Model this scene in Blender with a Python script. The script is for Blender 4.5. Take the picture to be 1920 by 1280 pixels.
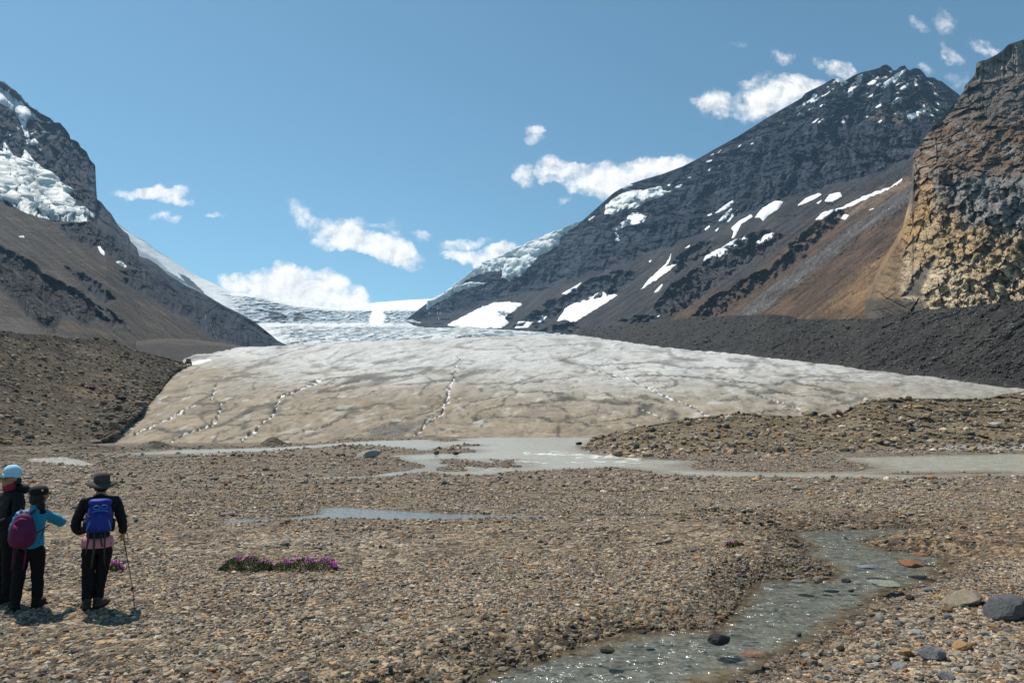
import bpy, bmesh, math, random
import numpy as np
from mathutils import Vector, Matrix
random.seed(11); RNG = np.random.default_rng(7)
S = bpy.context.scene
COL = S.collection
for o in list(bpy.data.objects): bpy.data.objects.remove(o)

# ------------------------------------------------------------------ camera
F = 1280.0                       # focal length in pixels of a 1920 wide frame (24 mm on 36 mm)
PITCH = math.atan(145/1280)
CAMZ = 2.47
cam = bpy.data.cameras.new('camera'); cam.lens = 24; cam.sensor_width = 36
cam.clip_start = 0.1; cam.clip_end = 20000
co = bpy.data.objects.new('camera', cam); COL.objects.link(co)
co.location = (0, 0, CAMZ); co.rotation_euler = (math.pi/2 + PITCH, 0, 0)
S.camera = co
cp, sp = math.cos(PITCH), math.sin(PITCH)
def P(u, v, Y):
    """world point at depth Y along the sight line through photo point (u, v)"""
    u = np.asarray(u, float); v = np.asarray(v, float); Y = np.asarray(Y, float)
    xu = (u-960)/F; yu = (640-v)/F
    dy = cp - yu*sp; dz = sp + yu*cp
    return np.stack(np.broadcast_arrays(xu/dy*Y, Y, CAMZ + dz/dy*Y), -1)
def vslope(v): 
    yu = (640-np.asarray(v, float))/F
    return (sp+yu*cp)/(cp-yu*sp)
def to_px(p):
    X, Y, Z = p[..., 0], p[..., 1], p[..., 2]-CAMZ
    d = Y*cp+Z*sp; h = -Y*sp+Z*cp
    return 960+X/d*F, 640-h/d*F

# ------------------------------------------------------------------ sun, sky, exposure
SUN_EL = math.radians(60); SUN_AZ = math.radians(50)      # azimuth: left of the view direction
sdir = Vector((-math.sin(SUN_AZ)*math.cos(SUN_EL), math.cos(SUN_AZ)*math.cos(SUN_EL), math.sin(SUN_EL)))
sl = bpy.data.lights.new('sun', 'SUN'); sl.energy = 5.0; sl.angle = math.radians(0.53); sl.color = (1, .935, .83)
so = bpy.data.objects.new('sun', sl); COL.objects.link(so)
so.rotation_euler = (-sdir).to_track_quat('-Z', 'Y').to_euler(); so.location = (0, 0, 50)
W = bpy.data.worlds.new('World'); S.world = W; W.use_nodes = True
S.view_settings.view_transform = 'Standard'; S.view_settings.look = 'None'
S.view_settings.exposure = 0.16; S.view_settings.gamma = 1; S.view_settings.use_curve_mapping = False
S.cycles.use_denoising = True
S.cycles.sample_clamp_indirect = 6; S.cycles.max_bounces = 5; S.cycles.diffuse_bounces = 2
S.cycles.glossy_bounces = 2; S.cycles.volume_bounces = 1; S.cycles.transparent_max_bounces = 6
S.cycles.caustics_reflective = False; S.cycles.caustics_refractive = False

class NT:
    def __init__(s, nt): s.nt = nt; nt.nodes.clear()
    def n(s, t, **k):
        o = s.nt.nodes.new(t)
        for a, b in k.items(): setattr(o, a, b)
        return o
    def l(s, a, b): s.nt.links.new(a, b)
    def set(s, sock, val):
        if hasattr(val, 'links') or isinstance(val, bpy.types.NodeSocket): s.l(val, sock)
        else: sock.default_value = val
    def m(s, op, a, b=None, c=None, clamp=False):
        o = s.n('ShaderNodeMath', operation=op, use_clamp=clamp)
        s.set(o.inputs[0], a)
        if b is not None: s.set(o.inputs[1], b)
        if c is not None: s.set(o.inputs[2], c)
        return o.outputs[0]
    def noise(s, vec, scale, detail=4, rough=.5, dist=0, col=False):
        o = s.n('ShaderNodeTexNoise'); o.inputs['Scale'].default_value = scale
        o.inputs['Detail'].default_value = detail; o.inputs['Roughness'].default_value = rough
        o.inputs['Distortion'].default_value = dist
        if vec is not None: s.l(vec, o.inputs['Vector'])
        return o.outputs['Color'] if col else o.outputs['Fac']
    def mixc(s, f, a, b, bt='MIX'):
        o = s.n('ShaderNodeMix', data_type='RGBA', blend_type=bt)
        s.set(o.inputs[0], f); s.set(o.inputs[6], a); s.set(o.inputs[7], b)
        return o.outputs[2]
    def smooth(s, x, a, b, lo=0.0, hi=1.0):
        o = s.n('ShaderNodeMapRange', interpolation_type='SMOOTHSTEP')
        s.set(o.inputs[0], x); o.inputs[1].default_value = a; o.inputs[2].default_value = b
        o.inputs[3].default_value = lo; o.inputs[4].default_value = hi
        return o.outputs[0]

def build_world():
    t = NT(W.node_tree)
    out = t.n('ShaderNodeOutputWorld')
    sky = t.n('ShaderNodeTexSky', sky_type='NISHITA'); sky.sun_disc = False
    sky.sun_elevation = SUN_EL; sky.sun_rotation = -SUN_AZ
    sky.altitude = 2000; sky.air_density = 1.0; sky.dust_density = 0.9; sky.ozone_density = 1.0
    bg = t.n('ShaderNodeBackground'); bg.inputs[1].default_value = 0.105; t.l(t.mixc(1.0, sky.outputs[0], (.82, 1.14, 1.04, 1), 'MULTIPLY'), bg.inputs[0])
    g = t.n('ShaderNodeTexCoord').outputs['Generated']
    sep = t.n('ShaderNodeSeparateXYZ'); t.l(g, sep.inputs[0])
    yy = t.m('MAXIMUM', sep.outputs[1], 0.02)
    tx = t.m('DIVIDE', sep.outputs[0], yy); tz = t.m('DIVIDE', sep.outputs[2], yy)
    comb = t.n('ShaderNodeCombineXYZ'); t.l(tx, comb.inputs[0]); t.l(tz, comb.inputs[1])
    q = comb.outputs[0]
    # domain warp
    w = t.noise(q, 14, 4, .6, col=True)
    vm = t.n('ShaderNodeVectorMath', operation='MULTIPLY_ADD')
    t.l(w, vm.inputs[0]); vm.inputs[1].default_value = (.075, .06, 0); 
    sub = t.n('ShaderNodeVectorMath', operation='ADD'); t.l(q, sub.inputs[0]); sub.inputs[1].default_value = (-.0375, -.03, 0)
    t.l(sub.outputs[0], vm.inputs[2]); qw = vm.outputs[0]
    sw = t.n('ShaderNodeSeparateXYZ'); t.l(qw, sw.inputs[0]); wx, wz = sw.outputs[0], sw.outputs[1]
    # cumulus: (u, v, half width, half height, tilt deg, density)
    C = [(540,548,105,50,3,1.5),(500,525,50,30,0,1.2),(540,515,42,30,0,1.4),(600,538,46,36,0,1.4),(665,562,34,22,0,1.3),(450,532,36,24,0,1.1),(712,568,14,10,0,.9),
         (285,360,62,15,3,1.0),(320,375,50,9,12,.7),(295,404,16,8,0,.55),(322,408,14,6,0,.5),(410,407,14,5,0,.6),
         (650,440,52,30,10,1.15),(720,465,75,24,14,1.15),(565,400,26,14,45,.55),(600,420,34,12,20,.5),(735,428,22,14,40,.45),(795,438,18,11,0,.6),(690,415,40,10,10,.35),
         (880,453,34,9,-4,.75),(875,478,40,13,0,.95),(935,470,38,12,-6,.95),(852,462,16,10,0,.4),
         (1003,252,18,9,0,.7),(1003,268,18,11,-10,.7),(980,328,19,17,35,.85),(1050,325,50,20,6,.9),(1150,335,75,34,0,1.3),(1235,312,75,22,-6,1.2),(1110,350,60,22,10,.8),(1058,370,14,7,0,.35),(1046,384,8,5,0,.3),
         (1455,180,75,34,-12,1.1),(1340,203,34,20,0,.85),(1420,150,40,14,-20,.45),(1400,205,50,26,0,.6),(1463,110,18,12,20,.5),(1490,165,60,20,0,.8),
         (1577,131,26,17,15,.85),(1540,122,9,12,0,.4),(1720,38,16,12,30,.4),(1782,100,24,13,50,.65),(1775,40,16,26,10,.35),(1745,132,20,12,30,.45),(1805,160,14,18,0,.45),(1850,90,34,14,30,.42),(1380,88,18,6,0,.2),
         (-300,380,150,40,4,1.1),(2300,120,170,50,-6,1.1),(2700,300,220,60,0,1.2)]
    total = None
    for (u, v, a, b, tilt, dens) in C:
        if a < 36 and dens < .9: dens *= .82; a *= 1.25; b *= 1.2
        cx = (u-960)/F/cp; p = P(u, v, 1.0); cx = float(p[0]); cz = float(p[2]-CAMZ)
        A = a/F*1.25; B = b/F*1.25; c, s_ = math.cos(math.radians(-tilt)), math.sin(math.radians(-tilt))
        dx = t.m('SUBTRACT', wx, cx); dz = t.m('SUBTRACT', wz, cz)
        e1 = t.m('MULTIPLY_ADD', dx, c/A, t.m('MULTIPLY', dz, s_/A))
        e2 = t.m('MULTIPLY_ADD', dx, -s_/B, t.m('MULTIPLY', dz, c/B))
        r2 = t.m('MULTIPLY_ADD', e1, e1, t.m('MULTIPLY', e2, e2))
        f = t.m('MULTIPLY', t.m('SUBTRACT', 1.0, r2, clamp=False), dens)
        f = t.m('MAXIMUM', f, 0.0)
        total = f if total is None else t.m('MAXIMUM', total, f)
    n1 = t.noise(q, 26, 8, .62, .3); n2 = t.noise(q, 95, 6, .6)
    nn = t.m('MULTIPLY_ADD', n1, 2.0, t.m('MULTIPLY', n2, .9))
    dens = t.m('ADD', total, t.m('SUBTRACT', nn, 1.42))
    alpha = t.smooth(dens, -.10, 1.1)
    gate = t.smooth(total, 0.0, .38)
    alpha = t.m('MULTIPLY', alpha, gate)
    up = t.smooth(sep.outputs[1], .02, .06); alpha = t.m('MULTIPLY', alpha, up)
    # shading: denser and lower parts are greyer, billows
    n3 = t.noise(qw, 34, 6, .55)
    off = t.n('ShaderNodeVectorMath', operation='ADD'); t.l(q, off.inputs[0]); off.inputs[1].default_value = (-.006, .009, 0)
    n1b = t.noise(off.outputs[0], 26, 8, .62, .3)
    lit = t.m('SUBTRACT', n1, n1b)
    br = t.m('ADD', t.m('MULTIPLY_ADD', lit, 1.3, 1.06), t.m('MULTIPLY', t.m('SUBTRACT', n3, .5), .18))
    br = t.m('SUBTRACT', br, t.m('MULTIPLY', t.smooth(dens, .9, 1.9), .10))
    br = t.m('MINIMUM', t.m('MAXIMUM', br, .5), 1.15)
    ccol = t.mixc(t.smooth(br, .5, 1.0), (.62, .70, .80, 1), (1, .99, .98, 1))
    cb = t.n('ShaderNodeBackground'); t.l(ccol, cb.inputs[0]); t.l(t.m('MULTIPLY', br, .92), cb.inputs[1])
    mx = t.n('ShaderNodeMixShader'); t.l(alpha, mx.inputs[0]); t.l(bg.outputs[0], mx.inputs[1]); t.l(cb.outputs[0], mx.inputs[2])
    t.l(mx.outputs[0], out.inputs[0])
build_world()

# ------------------------------------------------------------------ noise
_rp = np.random.default_rng(3).permutation(256); _perm = np.concatenate([_rp, _rp, _rp])
_g = np.random.default_rng(4).normal(size=(256, 3)); _g /= np.linalg.norm(_g, axis=1)[:, None]
_g = _g.astype(np.float32)
def perlin(x, y, z=0.0):
    x, y, z = np.broadcast_arrays(np.asarray(x, np.float64), y, z)
    shp = x.shape; x = x.ravel(); y = y.ravel(); z = z.ravel()
    xf = np.floor(x); yf = np.floor(y); zf = np.floor(z)
    X = xf.astype(np.int64) & 255; Y = yf.astype(np.int64) & 255; Z = zf.astype(np.int64) & 255
    x = (x-xf).astype(np.float32); y = (y-yf).astype(np.float32); z = (z-zf).astype(np.float32)
    fx = x*x*x*(x*(x*6-15)+10); fy = y*y*y*(y*(y*6-15)+10); fz = z*z*z*(z*(z*6-15)+10)
    r = np.zeros_like(x)
    for i in (0, 1):
        a = _perm[X+i]; wx = fx if i else 1-fx
        for j in (0, 1):
            b = _perm[a+Y+j]; wy = fy if j else 1-fy
            for k in (0, 1):
                g = _g[_perm[b+Z+k]]; wz = fz if k else 1-fz
                r += wx*wy*wz*(g[:, 0]*(x-i)+g[:, 1]*(y-j)+g[:, 2]*(z-k))
    return (r*1.6).reshape(shp).astype(float)
def fbm(x, y, z=0.0, o=4, lac=2.03, g=.5):
    r = 0; a = 1; f = 1; s = 0
    for i in range(o):
        r = r + a*perlin(np.asarray(x)*f+i*17.3, np.asarray(y)*f+i*9.1, np.asarray(z)*f+i*5.7); s += a; a *= g; f *= lac
    return r/s
def ridged(x, y, z=0.0, o=4, lac=2.1, g=.5):
    r = 0; a = 1; f = 1; s = 0
    for i in range(o):
        r = r + a*(1-2*np.abs(perlin(np.asarray(x)*f+i*7.3, np.asarray(y)*f+i*19.1, np.asarray(z)*f+i*3.7))); s += a; a *= g; f *= lac
    return r/s
_h4 = np.random.default_rng(9).uniform(-1, 1, (256, 5))
def facets(a, b, seed=0, tilt=.8):
    """broken rock: every cell is a flat, differently tilted plate; returns height and a per cell value"""
    a = np.asarray(a, float)+seed*13.7; b = np.asarray(b, float)+seed*7.1; ia = np.floor(a).astype(int); ib = np.floor(b).astype(int)
    best = np.full(a.shape, 9.); H_ = np.zeros(a.shape); val = np.zeros(a.shape); second = np.full(a.shape, 9.)
    for i in (-1, 0, 1):
        for j in (-1, 0, 1):
            k = _perm[(_perm[(ia+i) & 255]+((ib+j) & 255))]; hh = _h4[k]
            da = ia+i+.5+.48*hh[..., 0]-a; db = ib+j+.5+.48*hh[..., 1]-b; d = da*da+db*db; m = d < best
            second = np.where(m, best, np.minimum(second, d)); best = np.where(m, d, best)
            H_ = np.where(m, hh[..., 2]*.5+(hh[..., 3]*da+hh[..., 4]*db)*tilt, H_); val = np.where(m, hh[..., 2], val)
    return H_, val, np.sqrt(second)-np.sqrt(best)
def sst(x, a, b):
    t = np.clip((np.asarray(x, float)-a)/(b-a), 0, 1); return t*t*(3-2*t)
def lerp(a, b, t): return a+(b-a)*t
def mixcol(c, col, m): return c*(1-m[..., None]) + np.asarray(col)*m[..., None]
def poly_sd(x, y, poly):
    """signed distance, positive inside"""
    shp = x.shape; x = x.ravel(); y = y.ravel(); pts = np.asarray(poly, float)
    d = np.full(x.shape, 1e18); ins = np.zeros(x.shape, bool); n = len(pts)
    for i in range(n):
        ax, ay = pts[i]; bx, by = pts[(i+1) % n]
        ex, ey = bx-ax, by-ay; L = ex*ex+ey*ey+1e-12
        t = np.clip(((x-ax)*ex+(y-ay)*ey)/L, 0, 1)
        d = np.minimum(d, (x-ax-t*ex)**2+(y-ay-t*ey)**2)
        c = (ay > y) != (by > y)
        with np.errstate(divide='ignore', invalid='ignore'):
            ins ^= c & (x < (bx-ax)*(y-ay)/(by-ay+1e-18)+ax)
    d = np.sqrt(d); return np.where(ins, d, -d).reshape(shp)
def line_d(x, y, pts):
    d = np.full(np.shape(x), 1e18)
    for i in range(len(pts)-1):
        ax, ay = pts[i][:2]; bx, by = pts[i+1][:2]; ex, ey = bx-ax, by-ay; L = ex*ex+ey*ey+1e-12
        t = np.clip(((x-ax)*ex+(y-ay)*ey)/L, 0, 1)
        d = np.minimum(d, (x-ax-t*ex)**2+(y-ay-t*ey)**2)
    return np.sqrt(d)
def blur(a, k, axis):
    for _ in range(k):
        p = np.concatenate([np.take(a, [0], axis), a, np.take(a, [-1], axis)], axis)
        n = a.shape[axis]
        s0 = np.take(p, range(0, n), axis); s1 = np.take(p, range(1, n+1), axis); s2 = np.take(p, range(2, n+2), axis)
        a = (s0+2*s1+s2)/4
    return a

# ------------------------------------------------------------------ mesh helpers
def meta(o, label=None, cat=None, group=None, kind=None):
    if label: o['label'] = label
    if cat: o['category'] = cat
    if group: o['group'] = group
    if kind: o['kind'] = kind
    return o
def raw_mesh(name, verts, faces, mat=None, col=None, smooth=False, attrs=None):
    """faces: (n,3) or (n,4) array"""
    me = bpy.data.meshes.new(name); n = len(faces); k = faces.shape[1]
    me.vertices.add(len(verts)); me.vertices.foreach_set('co', np.asarray(verts, np.float32).ravel())
    me.loops.add(n*k); me.loops.foreach_set('vertex_index', np.asarray(faces, np.int32).ravel())
    me.polygons.add(n); me.polygons.foreach_set('loop_start', np.arange(0, n*k, k, dtype=np.int32))
    me.polygons.foreach_set('loop_total', np.full(n, k, np.int32))
    me.polygons.foreach_set('use_smooth', np.full(n, smooth, bool))
    me.update(calc_edges=True)
    if col is not None:
        a = me.attributes.new('Col', 'FLOAT_COLOR', 'POINT')
        c = np.ones((len(verts), 4), np.float32); c[:, :3] = np.asarray(col).reshape(-1, 3); a.data.foreach_set('color', c.ravel())
    for nm, arr in (attrs or {}).items():
        a = me.attributes.new(nm, 'FLOAT', 'POINT'); a.data.foreach_set('value', np.asarray(arr, np.float32).ravel())
    if mat: me.materials.append(mat)
    return me
def link(name, me, parent=None):
    o = bpy.data.objects.new(name, me); COL.objects.link(o)
    if parent: o.parent = parent
    return o
def grid_faces(nv, nu, keep=None):
    i = np.arange(nv*nu).reshape(nv, nu)
    f = np.stack([i[:-1, :-1], i[:-1, 1:], i[1:, 1:], i[1:, :-1]], -1)
    if keep is not None: return f[keep]
    return f.reshape(-1, 4)
def grid_obj(name, pts, col, mat, smooth=False, keep=None, attrs=None, parent=None, up=True):
    nv, nu = pts.shape[:2]; f = grid_faces(nv, nu, keep)
    v = pts.reshape(-1, 3); c = None if col is None else col.reshape(-1, 3)
    if keep is not None:
        used = np.unique(f); mp = np.zeros(nv*nu, np.int64); mp[used] = np.arange(len(used)); f = mp[f]; v = v[used]
        if c is not None: c = c[used]
        if attrs: attrs = {k: a.ravel()[used] for k, a in attrs.items()}
    if not up: f = f[:, ::-1]
    return link(name, raw_mesh(name, v, f, mat, c, smooth, attrs), parent)
def interp_row(pts, u):
    a = np.asarray(pts, float); return [np.interp(u, a[:, 0], a[:, k]) for k in range(1, a.shape[1])]
def loft(rows, ts, u, nv, sm=6, gamma=None):
    """rows top to bottom, each a polyline (u, v, Y); returns U, V, Y grids (nv, nu), row 0 = bottom"""
    vs, Ys = [], []
    for r in rows:
        v, Y = interp_row(r, u); vs.append(v); Ys.append(Y)
    vs = np.array(vs[::-1]); Ys = np.array(Ys[::-1]); ts = np.asarray(ts, float)
    T = np.linspace(0, 1, nv); V = np.empty((nv, len(u))); Y = np.empty_like(V)
    for j in range(len(u)):
        V[:, j] = np.interp(T, ts, vs[:, j]); Y[:, j] = np.interp(T, ts, Ys[:, j])
    Y = blur(Y, sm, 0); Yb = Y
    return np.broadcast_to(u, V.shape).copy(), V, Yb
def back_rows(pts, n=6, dist=300, drop=1.3):
    """close a slope behind its skyline: rows going back and down"""
    last = pts[-1]; rows = []
    for i in range(1, n+1):
        r = last.copy(); f = i/n; r[:, 1] += dist*f; r[:, 0] *= r[:, 1]/last[:, 1]; r[:, 2] -= np.minimum(drop*dist*f, last[:, 2]+5)*1.0*f
        rows.append(r)
    return np.concatenate([pts, np.array(rows)], 0)
def extend(col, n): return np.concatenate([col]+[col[-1:]]*n, 0)

# ------------------------------------------------------------------ materials
def bsdf(t, rough=.9, spec=.2):
    out = t.n('ShaderNodeOutputMaterial'); b = t.n('ShaderNodeBsdfPrincipled'); t.l(b.outputs[0], out.inputs[0])
    b.inputs['Roughness'].default_value = rough; b.inputs['Specular IOR Level'].default_value = spec
    return b
def terrain_mat(name, s1=.05, s2=.4, var=.35, bump=1.0, bscale=.1, rough=.95, spec=.1, speck=None, aniso=(1, 1, 1)):
    m = bpy.data.materials.new(name); m.use_nodes = True; t = NT(m.node_tree); b = bsdf(t, rough, spec)
    tc = t.n('ShaderNodeTexCoord').outputs['Object']
    mp = t.n('ShaderNodeMapping'); t.l(tc, mp.inputs[0]); mp.inputs['Scale'].default_value = aniso; q = mp.outputs[0]
    at = t.n('ShaderNodeAttribute', attribute_name='Col').outputs['Color']
    a = t.noise(q, s1, 6, .6); c = t.noise(q, s2, 6, .65)
    f = t.m('ADD', t.m('MULTIPLY', t.m('SUBTRACT', a, .5), var*2.2), t.m('MULTIPLY', t.m('SUBTRACT', c, .5), var*2.6))
    f = t.m('MAXIMUM', t.m('ADD', f, 1.0), .25)
    vm = t.n('ShaderNodeVectorMath', operation='SCALE'); t.l(at, vm.inputs[0]); t.l(f, vm.inputs['Scale'])
    c2 = vm.outputs[0]
    if speck:
        v = t.n('ShaderNodeTexVoronoi'); v.inputs['Scale'].default_value = speck[0]; t.l(tc, v.inputs['Vector'])
        sv = t.n('ShaderNodeSeparateXYZ'); t.l(v.outputs['Color'], sv.inputs[0])
        pk = t.m('GREATER_THAN', sv.outputs[0], speck[1]); dk = t.m('LESS_THAN', sv.outputs[1], speck[2])
        c2 = t.mixc(t.m('MULTIPLY', pk, .75), c2, speck[3]); c2 = t.mixc(t.m('MULTIPLY', dk, .7), c2, (.03, .03, .03, 1))
    t.l(c2, b.inputs['Base Color'])
    bn = t.n('ShaderNodeBump'); bn.inputs['Distance'].default_value = bump; bn.inputs['Strength'].default_value = .9
    t.l(t.noise(q, bscale, 8, .65), bn.inputs['Height']); t.l(bn.outputs[0], b.inputs['Normal'])
    return m
def plain_mat(name, col, rough=.8, spec=.3, var=0, vs=20, bump=0, bs=60, metallic=0):
    m = bpy.data.materials.new(name); m.use_nodes = True; t = NT(m.node_tree); b = bsdf(t, rough, spec)
    b.inputs['Metallic'].default_value = metallic
    tc = t.n('ShaderNodeTexCoord').outputs['Object']
    if var:
        f = t.m('ADD', t.m('MULTIPLY', t.m('SUBTRACT', t.noise(tc, vs, 5, .6), .5), var*2), 1.0)
        vm = t.n('ShaderNodeVectorMath', operation='SCALE'); vm.inputs[0].default_value = col[:3]; t.l(f, vm.inputs['Scale'])
        t.l(vm.outputs[0], b.inputs['Base Color'])
    else: b.inputs['Base Color'].default_value = (*col[:3], 1)
    if bump:
        bn = t.n('ShaderNodeBump'); bn.inputs['Distance'].default_value = bump
        t.l(t.noise(tc, bs, 5, .6), bn.inputs['Height']); t.l(bn.outputs[0], b.inputs['Normal'])
    return m
M_rock_far = terrain_mat('mountain_rock', .014, .16, .45, 10, .07)
M_rock_left = terrain_mat('left_mountain_rock', .015, .16, .40, 9, .07)
M_cliff = terrain_mat('cliff_rock', .03, .35, .5, 2.2, .22)
M_snow = terrain_mat('snow', .02, .1, .05, 1.2, .05, .7, .2)
M_ice = terrain_mat('glacier_ice', .05, .6, .22, .35, .6, .7, .2)
M_icefall = terrain_mat('icefall_ice', .02, .08, .14, 6, .05, .6, .3)
M_moraine = terrain_mat('moraine_till', .06, .5, .5, 1.3, .5, speck=(.9, .95, .12, (.13, .12, .11, 1)))
M_slope = terrain_mat('brown_till', .08, .9, .4, .5, .8, speck=(1.4, .955, .1, (.34, .29, .22, 1)))
M_mound = terrain_mat('mound_till', .2, 1.6, .4, .25, 1.2, speck=(2.4, .95, .08, (.3, .25, .18, 1)))
def ground_mat():
    m = bpy.data.materials.new('gravel_ground'); m.use_nodes = True; t = NT(m.node_tree); b = bsdf(t, .9, .25)
    tc = t.n('ShaderNodeTexCoord').outputs['Object']; at = t.n('ShaderNodeAttribute', attribute_name='Col').outputs['Color']
    def cells(scale, warp):
        v = t.n('ShaderNodeTexVoronoi'); v.inputs['Scale'].default_value = scale; v.inputs['Randomness'].default_value = 1
        w = t.n('ShaderNodeVectorMath', operation='MULTIPLY_ADD'); t.l(t.noise(tc, scale*.7, 2, col=True), w.inputs[0]); w.inputs[1].default_value = (warp/scale,)*3; t.l(tc, w.inputs[2]); t.l(w.outputs[0], v.inputs['Vector'])
        sp = t.n('ShaderNodeSeparateXYZ'); t.l(v.outputs['Color'], sp.inputs[0]); return v.outputs['Distance'], sp.outputs
    d1, c1 = cells(34, .8); d2, c2 = cells(15, .8); d3, c3 = cells(6.5, .8)
    big = t.m('GREATER_THAN', c2[2], .5); huge = t.m('GREATER_THAN', c3[2], .72)
    val = t.n('ShaderNodeMix', data_type='FLOAT'); t.l(big, val.inputs[0]); t.l(c1[0], val.inputs[2]); t.l(c2[0], val.inputs[3])
    val2 = t.n('ShaderNodeMix', data_type='FLOAT'); t.l(huge, val2.inputs[0]); t.l(val.outputs[0], val2.inputs[2]); t.l(c3[0], val2.inputs[3])
    hue = t.n('ShaderNodeMix', data_type='FLOAT'); t.l(big, hue.inputs[0]); t.l(c1[1], hue.inputs[2]); t.l(c2[1], hue.inputs[3])
    f = t.m('ADD', t.m('MULTIPLY', t.m('POWER', val2.outputs[0], 1.7), 2.1), .30)
    f = t.m('MULTIPLY', f, t.m('ADD', t.m('MULTIPLY', t.m('SUBTRACT', t.noise(tc, 1.3, 5, .6), .5), .9), 1.0))
    vm = t.n('ShaderNodeVectorMath', operation='SCALE'); t.l(at, vm.inputs[0]); t.l(f, vm.inputs['Scale'])
    tint = t.mixc(t.smooth(hue.outputs[0], .2, .9), (.88, .98, 1.12, 1), (1.16, .98, .80, 1))
    t.l(t.mixc(1.0, vm.outputs[0], tint, 'MULTIPLY'), b.inputs['Base Color'])
    dd = t.n('ShaderNodeMix', data_type='FLOAT'); t.l(big, dd.inputs[0]); t.l(d1, dd.inputs[2]); t.l(d2, dd.inputs[3])
    hgt = t.m('ADD', t.m('MULTIPLY', dd.outputs[0], -.035), t.m('MULTIPLY', t.m('MULTIPLY', d3, huge), -.06))
    hgt = t.m('ADD', hgt, t.m('MULTIPLY', c2[1], .02))
    bn = t.n('ShaderNodeBump'); bn.inputs['Distance'].default_value = 1.0; bn.inputs['Strength'].default_value = 1.0
    t.l(hgt, bn.inputs['Height']); t.l(bn.outputs[0], b.inputs['Normal']); return m
M_ground = ground_mat()

# ------------------------------------------------------------------ plan: water bodies (photo points dropped on their own level)
RIV = -.98
def on_level(poly, z):
    return [(float((u-960)/F/(cp-(640-v)/F*sp)*Y), float(Y)) for (u, v) in poly for Y in [(z-CAMZ)/float(vslope(v))]]
river_px = [(560,836),(620,831),(700,826),(850,822),(960,818),(1100,814),(1135,813),(1112,830),(1095,838),(1108,851),(1160,859),(1250,861),(1320,863),(1288,873),(1300,880),(1400,884),(1520,885),
            (1600,883),(1650,878),(1610,868),(1560,858),(1700,854),(1920,850),(2300,848),(2300,893),(1920,894),(1840,891),(1780,897),(1700,898),(1500,898),(1350,895),(1240,890),(1205,882),(1150,877),
            (1060,880),(960,885),(900,891),(840,890),(800,884),(760,889),(700,896),(600,899),(600,895),(690,892),(760,884),(798,876),(780,867),(738,857),(735,854),(788,851),(800,846),(720,836),(640,835),(560,842),(480,847),(400,849),(300,852),(225,853),(222,850),(330,843),(480,840)]
islets_px = [[(820,861),(850,860),(900,865),(980,872),(985,875),(930,879),(880,877),(840,872),(822,866)],
             [(815,882),(822,875),(850,874),(880,880),(872,883),(830,884)],
             [(922,861),(960,862),(985,868),(960,870),(930,867)],
             [(790,849),(815,842),(850,838),(895,844),(890,848),(830,850)],
             [(812,825),(835,821),(868,825),(835,828)],
             [(850,835),(900,833),(895,836),(850,838)],
             [(1640,888),(1700,886),(1800,886),(1880,885),(1870,888),(1720,890)],
             [(1500,899),(1560,897),(1600,898)]]
stream_px = [(860,1284),(905,1262),(960,1244),(1060,1217),(1130,1194),(1180,1183),(1250,1180),(1310,1178),(1345,1170),(1368,1150),(1385,1125),(1398,1100),(1412,1088),(1470,1087),(1540,1085),(1565,1076),(1545,1062),(1535,1050),(1500,1040),
             (1520,1024),(1498,1013),(1480,1003),(1440,1000),(1400,997),(1470,995),(1560,993),(1690,989),(1755,991),(1700,1003),(1640,1008),(1625,1018),(1660,1030),(1730,1040),(1775,1044),(1785,1055),(1770,1072),(1745,1088),(1760,1096),(1700,1104),(1640,1132),(1590,1162),(1560,1190),(1500,1216),(1455,1236),(1440,1255),(1350,1284),(1200,1330),(700,1330)]
rill_px = [(400,980),(430,974),(520,972),(600,964),(604,953),(640,950),(700,955),(800,961),(900,965),(1040,966),(1200,968),(1400,973),(1600,974),(1700,978),(1600,977),(1400,976),(1200,971),(1040,969),(900,971),(850,973),(760,975),(660,971),(600,972),(520,976),(440,982)]
STR, RIL = -.17, -.13
river_w = on_level(river_px, RIV); islets_w = [on_level(i, RIV) for i in islets_px]
stream_w = on_level(stream_px, STR); rill_w = on_level(rill_px, RIL)
def sd_river(x, y):
    nz = .9*fbm(x/3.5, y/5., 3.1, 2)*sst(y, 20, 60)
    s = poly_sd(x, y, river_w)+nz
    for i in islets_w: s = np.minimum(s, -(poly_sd(x, y, i)+nz*.6))
    return s
def sd_stream(x, y): return poly_sd(x, y, stream_w)+.12*fbm(x/.45, y/.45, 1.7, 3)
def sd_rill(x, y): return poly_sd(x, y, rill_w)+.09*fbm(x/.6, y/.6, 9.7, 3)+.07
def plain(x, y):
    z = -.032*np.maximum(0, np.minimum(y, 41)-15.5)
    z = z + .022*fbm(x/2.3, y/2.3, 0, 3) + .10*sst(y, 20, 40)*fbm(x/9, y/7, 5, 3)
    mk = (x-.12*y > 1.2) & (y < 24)                               # bank on the right of the stream
    if mk.any():
        ds = np.zeros(z.shape); ds[mk] = np.maximum(-poly_sd(x[mk], y[mk], stream_w)-.15, 0)
        z = z + .42*(1-np.exp(-ds*.42))*sst(x-.12*y, 1.2, 3.2)*sst(y, 24, 14)
    z = z + .25*sst(y, 36, 41)*0 + .5*sst(y, 130, 60)*sst(y, 44, 55)*fbm(x/16, y/12, 2, 3)*.6
    return z
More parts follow.
